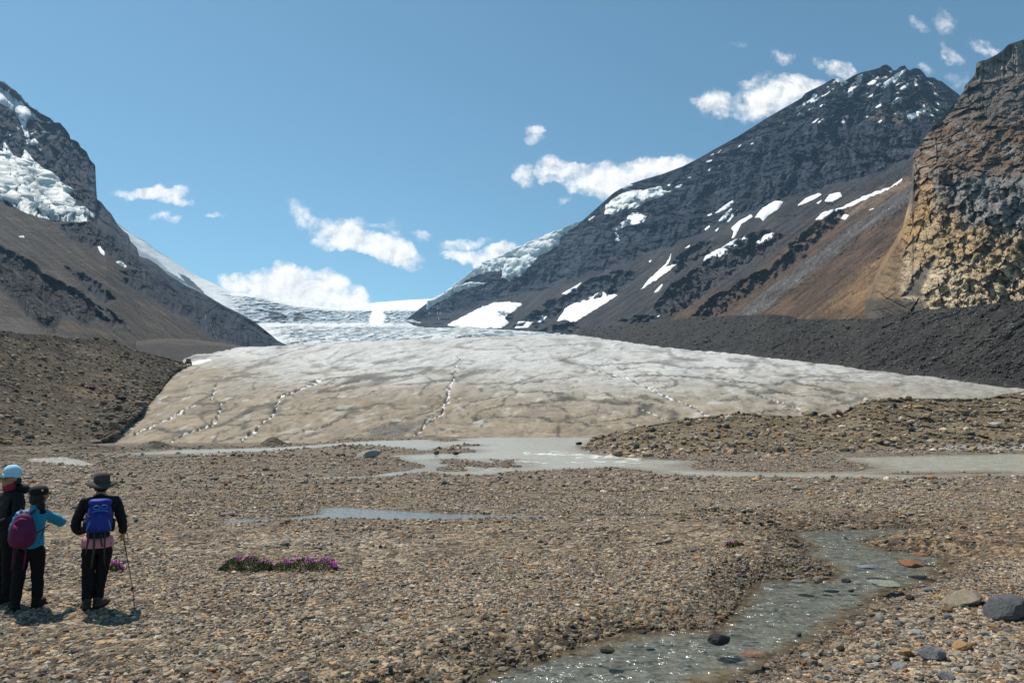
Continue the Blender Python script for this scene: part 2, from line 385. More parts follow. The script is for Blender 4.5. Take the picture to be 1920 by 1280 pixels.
def H(x, y, water=True):
    x = np.asarray(x, float); y = np.asarray(y, float); z = plain(x, y)
    fl = (y > 55) & (x < -.2*y)                                    # the gravel ends where the low till bank begins
    if fl.any():
        pu, pv = to_px(np.stack([x[fl], y[fl], np.full(fl.sum(), RIV)], -1)); edge = np.interp(pu, [-140, 0, 60, 120, 215, 300, 480, 640], [884, 880, 862, 858, 857, 854, 845, 841])
        z = z.copy(); z[fl] -= .75*sst(edge-pv, -.3, 1.6)*sst(pu, 645, 600)
    if water:
        for sdf, lev, w, dep, msk in ((sd_river, RIV, 3.0, .9, y > 30), (sd_stream, STR, .7, .22, y < 22), (sd_rill, RIL, .5, .08, (y > 12) & (y < 26))):
            if not msk.any(): continue
            s = np.full(x.shape, -99.); s[msk] = sdf(x[msk], y[msk])
            bank = np.maximum(z, lev+.03+.0*z)
            out = np.where(-s < w, lerp(lev+.02, bank, sst(-s, 0, w)), z); inn = lev-np.minimum(dep, s*.22)
            z = np.where(msk, np.where(s > 0, np.minimum(inn, z), out), z)
    return z
def ground_at(u, v, water=False):
    lo, hi = 3.0, 130.0
    for Y in np.geomspace(3, 130, 160):
        p = P(u, v, Y)
        if p[2] <= H(np.array([p[0]]), np.array([p[1]]), water)[0]: hi = Y; break
        lo = Y
    for _ in range(18):
        mid = (lo+hi)/2; p = P(u, v, mid)
        if p[2] <= H(np.array([p[0]]), np.array([p[1]]), water)[0]: hi = mid
        else: lo = mid
    return P(u, v, hi)

# ------------------------------------------------------------------ ground
SILT = [(25,858),(60,852),(110,855),(150,862),(182,872),(150,873),(100,868),(50,864)]; SILT2 = [(330,852),(380,847),(440,851),(400,853)]
def build_ground():
    uu = np.concatenate([np.linspace(-1500, -70, 24), np.linspace(-60, 1980, 880), np.linspace(1990, 3400, 24)])
    vv = np.concatenate([np.linspace(2600, 1340, 22), np.linspace(1330, 902, 215), np.linspace(900, 812, 84)])
    U, V = np.meshgrid(uu, vv)
    lev = -.02-.96*sst(V, 980, 900)
    Y = (lev-CAMZ)/vslope(V); p = P(U, V, Y); x, y = p[..., 0], p[..., 1]
    z = H(x, y)
    near = sst(y, 30, 8)
    z = z + near*.012*ridged(x/.09, y/.09, 0, 2) + .02*sst(y, 60, 15)*fbm(x/.25, y/.25, 4, 2)
    p[..., 2] = z
    n = fbm(x/1.5, y/1.5, 3, 4); n2 = fbm(x/6, y/4, 8, 3)
    c = np.ones(p.shape)*np.array([.185, .145, .098])
    c = mixcol(c, (.115, .085, .058), sst(n, -.05, .45)*.8)
    c = mixcol(c, (.235, .20, .16), sst(-n2, 0, .4)*.6)
    c = mixcol(c, (.15, .105, .065), sst(x-.12*y, 3.2, 5)*sst(y, 22, 14)*.8)
    far = sst(y, 24, 45); c = mixcol(c, (.165, .135, .105), far*.7)
    ss = poly_sd(x, y, stream_w); c = mixcol(c, (.10, .078, .05), sst(ss, -.7, .05)*.85)        # wet
    sr = poly_sd(x, y, rill_w); c = mixcol(c, (.11, .09, .065), sst(sr, -.6, .0)*.5)
    m = y > 30; sv = np.full(x.shape, -99.); sv[m] = poly_sd(x[m], y[m], river_w); c = mixcol(c, (.12, .10, .075), sst(sv, -1.5, .2)*.5)
    Us, Vs = to_px(p)
    silt = SILT; _ = [(25,858),(60,852),(110,855),(150,862),(182,872),(150,873),(100,868),(50,864)]
    c = mixcol(c, (.36, .35, .33), sst(poly_sd(Us+6*fbm(Us/20, Vs/8, 0, 2), Vs+2*fbm(Us/9, Vs/5, 3, 2), silt), -.5, 1.5)*.85)
    silt2 = SILT2
    c = mixcol(c, (.30, .28, .25), sst(poly_sd(Us, Vs, silt2), -.5, 1.5)*.8)
    o = grid_obj('ground', p, c, M_ground, False, up=True); meta(o, kind='structure')
    o['label'] = 'wide plain of grey brown outwash gravel'
    big = np.array([[-4800, -900, -3.2], [4800, -900, -3.2], [4800, 5600, -3.2], [-4800, 5600, -3.2]], float)
    me = raw_mesh('valley_floor', big, np.array([[0, 1, 2, 3]]), M_ground, np.ones((4, 3))*[.17, .14, .11])
    meta(link('valley_floor', me), kind='structure')
build_ground()

# ------------------------------------------------------------------ water
def water_mat(name, col, shallow, wave, wscale, alpha_lo=.55, foam=False, sx=1.0, rough=.06):
    m = bpy.data.materials.new(name); m.use_nodes = True; t = NT(m.node_tree)
    out = t.n('ShaderNodeOutputMaterial'); b = t.n('ShaderNodeBsdfPrincipled')
    b.inputs['Roughness'].default_value = rough; b.inputs['Specular IOR Level'].default_value = .5; b.inputs['IOR'].default_value = 1.33
    tc = t.n('ShaderNodeTexCoord').outputs['Object']
    mp = t.n('ShaderNodeMapping'); t.l(tc, mp.inputs[0]); mp.inputs['Scale'].default_value = (sx, 1, 1); q = mp.outputs[0]
    dep = t.n('ShaderNodeAttribute', attribute_name='deep').outputs['Fac']
    k = t.m('ADD', dep, t.m('MULTIPLY', t.m('SUBTRACT', t.noise(q, 1.1*wscale/8, 5, .6), .5), 1.5))
    c = t.mixc(t.smooth(k, .05, .7), shallow, col)
    if foam:
        fm = t.n('ShaderNodeAttribute', attribute_name='foam').outputs['Fac']
        fn = t.noise(q, 1.6, 6, .7, .4)
        ff = t.smooth(t.m('ADD', t.m('MULTIPLY', fm, .8), t.m('MULTIPLY', t.m('SUBTRACT', fn, .5), 2.2)), .45, .8)
        c = t.mixc(ff, c, (.62, .63, .59, 1))
        t.l(t.smooth(ff, 0, 1, rough, .8), b.inputs['Roughness'])
    t.l(c, b.inputs['Base Color'])
    def rip(sc, dt):
        w = t.n('ShaderNodeVectorMath', operation='SUBTRACT'); t.l(t.noise(q, sc, dt, .6, .5, col=True), w.inputs[0]); w.inputs[1].default_value = (.5, .5, .5); return w.outputs[0]
    ad = t.n('ShaderNodeVectorMath', operation='MULTIPLY_ADD'); t.l(rip(wscale, 3), ad.inputs[0]); ad.inputs[1].default_value = (wave, wave*1.3, 0)
    a2 = t.n('ShaderNodeVectorMath', operation='MULTIPLY_ADD'); t.l(rip(wscale*3.1, 3), a2.inputs[0]); a2.inputs[1].default_value = (wave*.8, wave*.9, 0); a2.inputs[2].default_value = (0, 0, 1)
    t.l(a2.outputs[0], ad.inputs[2]); nv_ = t.n('ShaderNodeVectorMath', operation='NORMALIZE'); t.l(ad.outputs[0], nv_.inputs[0]); t.l(nv_.outputs[0], b.inputs['Normal'])
    tr = t.n('ShaderNodeBsdfTransparent'); mx = t.n('ShaderNodeMixShader')
    t.l(t.smooth(dep, 0, .5, alpha_lo, 1.0), mx.inputs[0]); t.l(tr.outputs[0], mx.inputs[1]); t.l(b.outputs[0], mx.inputs[2])
    t.l(mx.outputs[0], out.inputs[0]); return m
M_river = water_mat('silty_river_water', (.37, .365, .31, 1), (.30, .27, .22, 1), 1.2, 2.2, .85, True, .5, .18)
M_stream = water_mat('silty_stream_water', (.135, .14, .118, 1), (.155, .12, .075, 1), 4.2, 6.5, .45, False, .75, .14)
M_rill = water_mat('rill_water', (.16, .18, .19, 1), (.15, .14, .12, 1), 1.0, 12, .6, False, .6, .08)
def build_water(name, sdf, lev, us, vs, mat, dscale, label, rapids=None, amp=0, wl=1.):
    U, V = np.meshgrid(us, vs); Y = (lev-CAMZ)/vslope(V); p = P(U, V, Y); x, y = p[..., 0], p[..., 1]; s = sdf(x, y)
    z = np.full(x.shape, lev)+amp*fbm(x/wl, y/wl, 0, 3)
    foam = np.zeros(x.shape)
    if rapids:
        for (pl, w, st) in rapids:
            d = line_d(U, V, pl)+w*.9*fbm(U/34, V/3.5, 3, 3)+w*.35; foam = np.maximum(foam, st*sst(w-d, -w*.3, w*1.0))
        z += foam*(.28*ridged(x/2.2, y/3.5, 0, 2)-.05)
    p[..., 2] = z
    kp = (s > -dscale*.35); keep = kp[:-1, :-1] & kp[1:, 1:] | kp[1:, :-1] & kp[:-1, 1:]
    o = grid_obj(name, p, None, mat, True, keep=keep, attrs={'deep': np.clip(s/dscale, 0, 1), 'foam': foam})
    meta(o, kind='structure'); o['label'] = label; return o
build_water('river', sd_river, RIV, np.linspace(215, 2300, 640), np.linspace(902, 811, 110), M_river, 4.0, 'milky grey green glacial river below the glacier snout',
            [([(985,851),(1060,853),(1130,857),(1200,863)], 11, 1.0), ([(940,862),(1010,868),(1100,868),(1200,870)], 8, .75), ([(800,862),(850,872),(900,880),(960,879)], 5, .7), ([(800,878),(700,893)], 4, .55), ([(1200,868),(1280,876)], 8, .35), ([(1290,889),(1700,893),(1920,878)], 7, .2)])
build_water('stream', sd_stream, STR, np.linspace(690, 1800, 380), np.linspace(1330, 986, 190), M_stream, .55, 'shallow grey stream winding through the gravel', amp=.012, wl=.35)
build_water('rivulet', sd_rill, RIL, np.linspace(390, 1710, 400), np.linspace(984, 948, 34), M_rill, .35, 'thin rivulet of meltwater across the gravel', amp=.006, wl=.4)

# ------------------------------------------------------------------ glacier
GV = np.array([900, 835, 826, 800, 760, 720, 690, 670, 655, 645, 635, 628, 620, 600]); 
GY = np.array([100, 112, 119, 150, 205, 290, 390, 500, 680, 850, 1050, 1200, 1420, 1500])
def gl_top(u): return np.interp(u, [180,215,265,300,318,345,380,450,520,620,800,940,1000,1080,1140,1250,1400,1560,1700,1850,1920,2100], [835,812,765,735,712,672,660,651,648,643,635,630,628.5,627,636,651,664,681,699,718,725,742])
def gl_Y(v): return np.interp(v, GV[::-1], GY[::-1])
channels = [([(850,700),(853,712),(838,728),(842,742),(830,757),(832,770),(822,776),(800,790),(788,808),(775,818)], 3.2),
            ([(600,712),(560,730),(522,745),(520,760),(515,775),(495,790),(480,803),(462,815),(455,828)], 3.0),
            ([(404,720),(402,735),(398,748)], 2.4),([(420,752),(412,765),(408,780),(398,792),(370,803),(330,818),(325,828)], 2.2),
            ([(365,758),(345,768),(320,780),(290,795),(255,810)], 2.6),
            ([(1190,712),(1230,735),(1275,750),(1290,757),(1310,768),(1325,778)], 2.4),([(1110,690),(1190,712)], 1.6),
            ([(1410,735),(1500,765)], 1.6),([(1200,765),(1250,787)], 1.6),([(860,668),(858,682),(850,700)], 1.8)]
def build_glacier():
    us = np.linspace(175, 2050, 1080); n = 250
    T = np.linspace(0, 1, n)[:, None]**.9
    vt = gl_top(us)[None]; V = 836+(vt-836)*T; U = np.broadcast_to(us, V.shape).copy()
    Y = gl_Y(V); p = P(U, V, Y); x, y = p[..., 0].copy(), p[..., 1].copy()
    # drainage grooves fan out from the crest
    fd = sst(y, 640, 420); r = y; slope = np.interp(us, [175, 500, 900, 1150, 1500, 2050], [.42, .36, .26, .05, -.10, -.13])
    gu = np.concatenate([[0], np.cumsum((slope[1:]+slope[:-1])/2*np.diff(us))])[None]
    per = lambda v: 60*np.log1p(np.maximum(v-560, 20)/70)                # period of the lines shrinks with distance
    cc = per(V+gu*.55+5*fbm(U/90, V/30, 3, 3)); th = cc/60
    bu = U/1.0
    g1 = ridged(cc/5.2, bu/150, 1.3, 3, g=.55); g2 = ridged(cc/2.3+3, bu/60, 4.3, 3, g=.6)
    k1a = ridged(cc/2.9+7, bu/210, 6.1, 2); fine = fbm(cc/.8, bu/22, 2, 4, g=.65)
    jag = .16*fbm(U/9, V/5, 1, 3)
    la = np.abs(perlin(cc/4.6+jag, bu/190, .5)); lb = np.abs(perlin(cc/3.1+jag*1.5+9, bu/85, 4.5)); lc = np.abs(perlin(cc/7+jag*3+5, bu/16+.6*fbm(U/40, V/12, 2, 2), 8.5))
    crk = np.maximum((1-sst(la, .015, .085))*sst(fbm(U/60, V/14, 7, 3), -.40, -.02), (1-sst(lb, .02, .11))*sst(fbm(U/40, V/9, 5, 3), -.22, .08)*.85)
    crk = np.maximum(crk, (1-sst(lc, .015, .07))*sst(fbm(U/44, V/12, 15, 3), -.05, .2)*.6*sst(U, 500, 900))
    h = fd*(-.55*sst(g1, .40, .98) - .25*sst(g2, .45, .98)) + .5*fbm(x/30, y/45, 5, 4) + fine*(.22+.9*(1-fd)) + (1-fd)*(-.6*sst(g2, .5, .95))
    wx = 0; wr = 0; cr = g2
    side = sst(np.minimum(Y, 300)-119, 0, 40)*.6+.4
    dch = np.zeros(U.shape); foam = np.zeros(U.shape)
    wj = 9*fbm(U/11, V/7, 3, 3)
    for (pl, w) in channels:
        d = line_d(U+wj, V+wj*.3, pl); k = np.clip(1-d/(w*1.1), 0, 1)
        bn_ = fbm(U/8, V/5, len(pl), 2); brk = sst(bn_, -.12, .1); dkb = sst(-bn_, -.12, .08)
        dch = np.maximum(dch, np.clip(1-d/(w*1.5), 0, 1)*(.25+.75*dkb)); foam = np.maximum(foam, sst(1-d/(w*.6), .0, .6)*brk)
    h = h*side - .25*sst(k1a, .66, .95)*fd - dch*.8*np.clip(y/200, .6, 2)
    p[..., 2] += h
    c = np.ones(p.shape)*np.array([.46, .455, .435])
    tone = fbm(cc/9, bu/160, 3, 4); tone2 = fbm(cc/4, bu/70, 9, 4); t3 = fbm(U/60, V/16, 2, 4)
    tan = sst(V+26*tone+18*t3, 676, 752)*(1-.45*sst(U, 780, 1150)*sst(V, 800, 700))
    tan = np.maximum(tan, .75*sst(V+16*tone, 700, 730)*sst(U, 1200, 1500))
    tan = np.maximum(tan, sst(U, 620, 380)*sst(V, 655, 700)*.95)
    c = mixcol(c, (.215, .158, .088), np.clip(tan, 0, 1)*(.86+.14*tone2))
    c = mixcol(c, (.36, .345, .31), sst(tone2+.6*t3, .12, .5)*.55*(1-sst(U, 560, 380)))
    c = mixcol(c, (.165, .120, .066), sst(-t3, .1, .5)*tan*.7)
    c = mixcol(c, (.13, .11, .08), sst(g2, .6, 1)*.45*fd+sst(g1, .68, 1)*.6*fd*sst(tone2, -.3, .1))  # groove lines darkened: shade of their walls put into the colour, along with dirt
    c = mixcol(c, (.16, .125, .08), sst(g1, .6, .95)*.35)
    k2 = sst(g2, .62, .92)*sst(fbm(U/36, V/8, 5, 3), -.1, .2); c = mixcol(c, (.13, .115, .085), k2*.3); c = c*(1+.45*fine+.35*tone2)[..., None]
    c = mixcol(c, (.52, .52, .50), sst(fbm(cc/1.7, bu/40, 12, 3), .25, .42)*.45)
    c = mixcol(c, (.04, .036, .028), crk*.85*(.55+.45*sst(V, 640, 740)))  # cracks drawn in colour alone: painted wall shade mixed with dirt
    dk = sst(poly_sd(U+10*fbm(U/18, V/8, 1, 3), V+5*fbm(U/18, V/8, 4, 3), [(690,812),(700,795),(740,788),(800,782),(815,790),(770,806),(740,824),(690,826)]), -2, 6)
    c = mixcol(c, (.075, .07, .062), dk*(.55+.6*np.clip(fbm(U/4, V/2.5, 0, 3)+.3, 0, 1)))
    c = mixcol(c, (.30, .28, .25), sst(U, 1500, 1850)*.75)
    st = sst(ridged(U/50, (V-.12*U)/4.5, 0, 2), .7, .95)*sst(U, 1350, 1600); c = mixcol(c, (.14, .14, .12), st*.6)
    rd = sst(poly_sd(U, V, [(355,684),(358,678),(375,674),(392,672),(398,675),(375,682)]), -1, 1.); c = mixcol(c, (.7, .7, .69), rd*.9)
    c = mixcol(c, (.03, .034, .034), sst(dch, .15, .5)*(1-foam)*.85)  # dark channel stretches: shadow of the carved walls painted into the ice colour
    c = mixcol(c, (.72, .73, .72), foam*.85)
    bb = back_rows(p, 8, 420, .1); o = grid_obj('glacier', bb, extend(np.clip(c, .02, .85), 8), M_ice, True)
    meta(o, kind='structure'); o['label'] = 'broad glacier tongue, white above and tan with silt at its snout'
build_glacier()

# ------------------------------------------------------------------ right mountain
ridge_R = [(760,600),(790,576),(811,561),(830,550),(851,537),(870,522),(896,502),(920,491),(941,480),(960,472),(990,459),(1025,445),(1060,430),(1092,414),(1112,396),(1130,380),(1150,362),(1175,347),(1205,337),(1240,327),(1280,312),(1310,297),(1345,277),(1385,255),(1412,238),(1440,220),(1475,200),(1503,184),(1510,175),(1540,160),(1562,148),(1574,146),(1584,152),(1600,142),(1615,136),(1641,130),(1650,127),(1655,123),(1662,121),(1670,126),(1676,133),(1681,131),(1688,125),(1697,123),(1701,130),(1706,132),(1714,128),(1724,129),(1733,138),(1737,145),(1752,146),(1758,151),(1765,152),(1775,160),(1795,175),(1830,205),(1860,240)]
Yr = [(760,3000),(1100,2650),(1400,2300),(1650,2100),(1860,2000)]
def wY(line, Yl): return [(u, v, float(np.interp(u, [a for a, _ in Yl], [b for _, b in Yl]))) for (u, v) in line]
R0 = wY(ridge_R, Yr)
R1 = wY([(760,612),(800,602),(850,598),(920,567),(960,562),(1000,557),(1060,535),(1130,515),(1190,492),(1260,470),(1330,440),(1400,408),(1470,385),(1540,362),(1600,345),(1660,325),(1720,300),(1860,290)], [(760,3000),(830,2720),(1100,2150),(1400,1780),(1650,1560),(1860,1450)])
R2 = wY([(760,602),(800,607),(840,613),(900,624),(960,634),(1000,641),(1080,647),(1200,632),(1340,622),(1500,615),(1640,610),(1860,610)], [(760,2950),(830,2450),(900,2000),(1080,1500),(1340,1000),(1640,680),(1860,600)])
def snow_patch(parent, grid, U, V, poly, h, name='snow_patch', mat=None, colr=(.80, .81, .82), ragged=3.0, soft=4.0, sm=3, amp=0, col2=None, rng=0):
    """a real layer of snow or ice lying on the parent's surface, thinning to nothing at its edge"""
    a = np.asarray(poly); u0, v0 = a.min(0)-8; u1, v1 = a.max(0)+8
    mk = (U > u0) & (U < u1) & (V > v0) & (V < v1)
    rr = np.where(mk.any(1))[0]; cc = np.where(mk.any(0))[0]
    if len(rr) < 3 or len(cc) < 3: return None
    r0, r1, c0, c1 = rr[0], rr[-1]+1, cc[0], cc[-1]+1
    g = grid[r0:r1, c0:c1]; u = U[r0:r1, c0:c1]; v = V[r0:r1, c0:c1]
    s = poly_sd(u+ragged*.7*fbm(u/9, v/9, 1+rng, 3), v+ragged*.7*fbm(u/9, v/9, 6+rng, 3), poly) + ragged*.45*fbm(u/5, v/5, rng, 3)
    du = np.gradient(g, axis=1); dv = np.gradient(g, axis=0); nrm = np.cross(du, dv)
    nrm /= np.linalg.norm(nrm, axis=2)[..., None]+1e-9; nrm = blur(blur(nrm, 3, 0), 3, 1)
    off = np.clip(s/soft, -1, 1)*h
    base = g.copy()
    if sm: b2 = blur(blur(g, sm, 0), sm, 1); k = sst(s, 0, soft*1.5)[..., None]*.75; base = g*(1-k)+b2*k
    q = base+nrm*off[..., None]
    if amp: q = q+nrm*(amp*sst(s, 0, soft)*(ridged(q[..., 0]/amp/3.2, q[..., 2]/amp/2.2, q[..., 1]/amp/6, 3)-.4))[..., None]
    kp = s > -3.5; keep = kp[:-1, :-1] & kp[1:, 1:] & kp[1:, :-1] & kp[:-1, 1:]
    if keep.sum() < 4: return None
    c = np.ones(q.shape)*np.array(colr)
    if col2 is not None: c = mixcol(c, col2, sst(fbm(u/16, v/7, 3+rng, 4), -.05, .35))
    return grid_obj(name, q, c, mat or M_snow, True, keep=keep, parent=parent)

def build_right():
    us = np.linspace(762, 1858, 640); nv = 270
    R3 = [(u, 676, Yv*.93) for (u, v, Yv) in R2]
    U, V, Y = loft([R0, R1, R2, R3], [0, .07, .44, 1], us, nv, 10)
    tt = np.linspace(0, 1, nv)[:, None]
    p = P(U, V, Y); x, y, z = p[..., 0], p[..., 1], p[..., 2]
    v1 = interp_row(R1, us)[0][None]; vr = interp_row(R0, us)[0][None]
    cliff = sst(v1-V+10*fbm(U/40, V/30, 0, 3), -4, 14)                     # upper rock walls
    top = sst(V-vr, 0, 22)
    s = 2100*x/y+.12*z; zw = z+.16*s*0+14*fbm(x/160, z/160, 2, 2)+.30*(x-y*.3)*.3
    sw = s+34*fbm(x/200, z/150, y/200, 3)
    rib = ((1-ridged(sw/170, z/600, 1, 3))*85 + (1-ridged(sw/62, z/210, 4, 3))*46 + (1-ridged(sw/24, z/60, 9, 3))*16)*(.35+.65*sst(V-vr, 15, 90))
    terr = fbm(s/420, zw/34, 3, 4, g=.62)*15*(.35+sst(fbm(s/300, zw/200, 8, 2), -.3, .3))
    f1, fv1, fe1 = facets((sw+.25*z)/62, z/120, 1); f2, fv2, fe2 = facets((sw+.3*z)/25, z/42, 2); f3, fv3, fe3 = facets(sw/11, z/15, 3); fac = f1*30+f2*20+f3*10
    det = fbm(x/34, z/34, y/34, 4)*16+np.abs(fbm(x/11, z/11, y/16, 3))*22
    # lower rock bands standing in the scree
    lows = [[(960,612),(1000,585),(1030,565),(1070,548),(1110,520),(1160,505),(1200,510),(1180,535),(1140,560),(1100,568),(1060,585),(1040,600),(1010,615)],
            [(1225,575),(1250,545),(1300,505),(1350,470),(1400,440),(1440,430),(1470,445),(1450,470),(1400,495),(1370,520),(1320,555),(1290,580),(1250,600)],
            [(1290,600),(1330,560),(1400,520),(1450,500),(1500,440),(1570,395),(1600,400),(1540,450),(1490,500),(1430,540),(1380,570),(1330,600)],
            [(990,630),(1030,612),(1075,606),(1085,615),(1060,628),(1000,638)], [(800,602),(830,595),(850,600),(820,612)],
            [(932,588),(945,582),(962,592),(958,602),(935,600)],[(1160,605),(1200,590),(1240,595),(1220,608)],[(1255,500),(1290,465),(1340,445),(1350,460),(1310,490),(1270,515)]]
    low = np.zeros(U.shape)
    wu = U+11*fbm(U/22, V/22, 0, 3); wv = V+9*fbm(U/22, V/22, 8, 3)
    for q in lows: low = np.maximum(low, sst(poly_sd(wu, wv, q), -2, 6))
    low = low*sst(fbm(U/16, V/13, 4, 4), -.28, .02)
    rock = np.clip(np.maximum(cliff, low), 0, 1)
    disp = rock*((rib*1.1+det*.5+terr+fac)*(.35+.65*top)) + low*(1-cliff)*(-7+ridged(x/26, z/30, y/60, 3)*9)
    scree = fbm(x/60, z/60, y/60, 4)*9+ridged((x+z*.9)/26, (z-x)/190, 3, 3)*5+fbm(x/8, z/8, y/14, 3)*3.5+facets((x+z)/14, (z-x)/30, 5)[0]*5*sst(fbm(x/50, z/50, 5, 3), -.2, .2)
    disp += (1-rock)*scree
    disp *= sst(V, vr-1, vr+9)*.9+.1
    p = P(U, V, Y+disp)
    n = fbm(x/90, z/90, y/90, 5)
    c = np.ones(p.shape)*np.array([.030, .039, .056])
    strat = fbm(s/500, zw/15, 0, 3); c = mixcol(c, (.075, .078, .085), sst(strat, .0, .4)*.45)
    c = mixcol(c, (.018, .024, .036), sst(-strat+n, .1, .5)*.5)
    c = c*(1+.35*fv2*.6+.3*fv1*.5)[..., None]; c = mixcol(c, (.10, .095, .095), sst(fbm(sw/30, z/60, 4, 4), .22, .42)*.45); c = mixcol(c, (.024, .028, .038), sst(-ridged(sw/62, z/210, 4, 3), -.45, .1)*.6)
    sc = 1-rock
    c = mixcol(c, (.050, .046, .046), sc)
    brn = sst(poly_sd(U+25*fbm(U/60, V/60, 2, 3), V+18*fbm(U/60, V/60, 5, 3), [(1180,640),(1300,560),(1400,520),(1450,470),(1530,405),(1640,355),(1730,300),(1860,300),(1860,640)]), -8, 22)
    c = mixcol(c, (.098, .062, .038), brn*.85)
    oran = sst(poly_sd(U+14*fbm(U/40, V/40, 2, 3), V+14*fbm(U/40, V/40, 5, 3), [(1500,600),(1550,560),(1640,470),(1690,420),(1712,360),(1860,400),(1860,600)]), -5, 25)
    c = mixcol(c, (.20, .125, .065), oran*.85)
    tanb = sst(poly_sd(U+14*fbm(U/40, V/20, 2, 3), V+9*fbm(U/30, V/30, 5, 3), [(1540,410),(1600,380),(1700,330),(1712,345),(1640,385),(1580,415)]), -4, 8); c = mixcol(c, (.20, .14, .10), tanb*.8)
    c = mixcol(c, (.035, .032, .034), sst(fbm((U+.6*V)/13, (V-.6*U)/6, 3, 4, g=.6), .10, .24)*sc*.55*sst(fbm(U/70, V/50, 6, 2), -.25, .1))
    # grey rock stripe running down through the scree
    gs = line_d(U+9*fbm(U/30, V/30, 3, 3), V+7*fbm(U/25, V/25, 1, 3), [(1712,362),(1650,400),(1600,435),(1550,475),(1500,510),(1450,550),(1400,590),(1380,602)])
    c = mixcol(c, (.10, .098, .098), sst(15+7*n-gs, -3, 8)*.8); p[..., 1] -= sst(20-gs, -3, 8)*(1-cliff)*5*(1+ridged(x/9, z/9, 0, 2))
    c = mixcol(c, (.30, .29, .28), sst(13-gs, 0, 5)*sst(fbm(U/3.3, V/2.6, 0, 3), .27, .38)*.6)
    streak = fbm((V+.75*U)/6, (U-.75*V)/90, 0, 4, g=.65)+.5*fbm(U/3, V/3, 2, 2); c = c*(1+1.2*streak*sc)[..., None]
    c = mixcol(c, (.085, .062, .05), low*(1-cliff)*sst(U, 1150, 1350)*.6)
    pk = sst(poly_sd(U+8*fbm(U/20, V/20, 1, 3), V+6*fbm(U/20, V/20, 4, 3), [(1610,222),(1690,190),(1735,182),(1760,205),(1700,240),(1640,228)]), -3, 8); c = mixcol(c, (.14, .115, .10), pk*.7)
    q = back_rows(p, 7, 420, 1.2)
    mtn = grid_obj('mountain', q, extend(np.clip(c, .02, .6), 7), M_rock_far, False); meta(mtn, kind='structure')
    mtn['label'] = 'high dark banded mountain with snow patches right of the glacier'
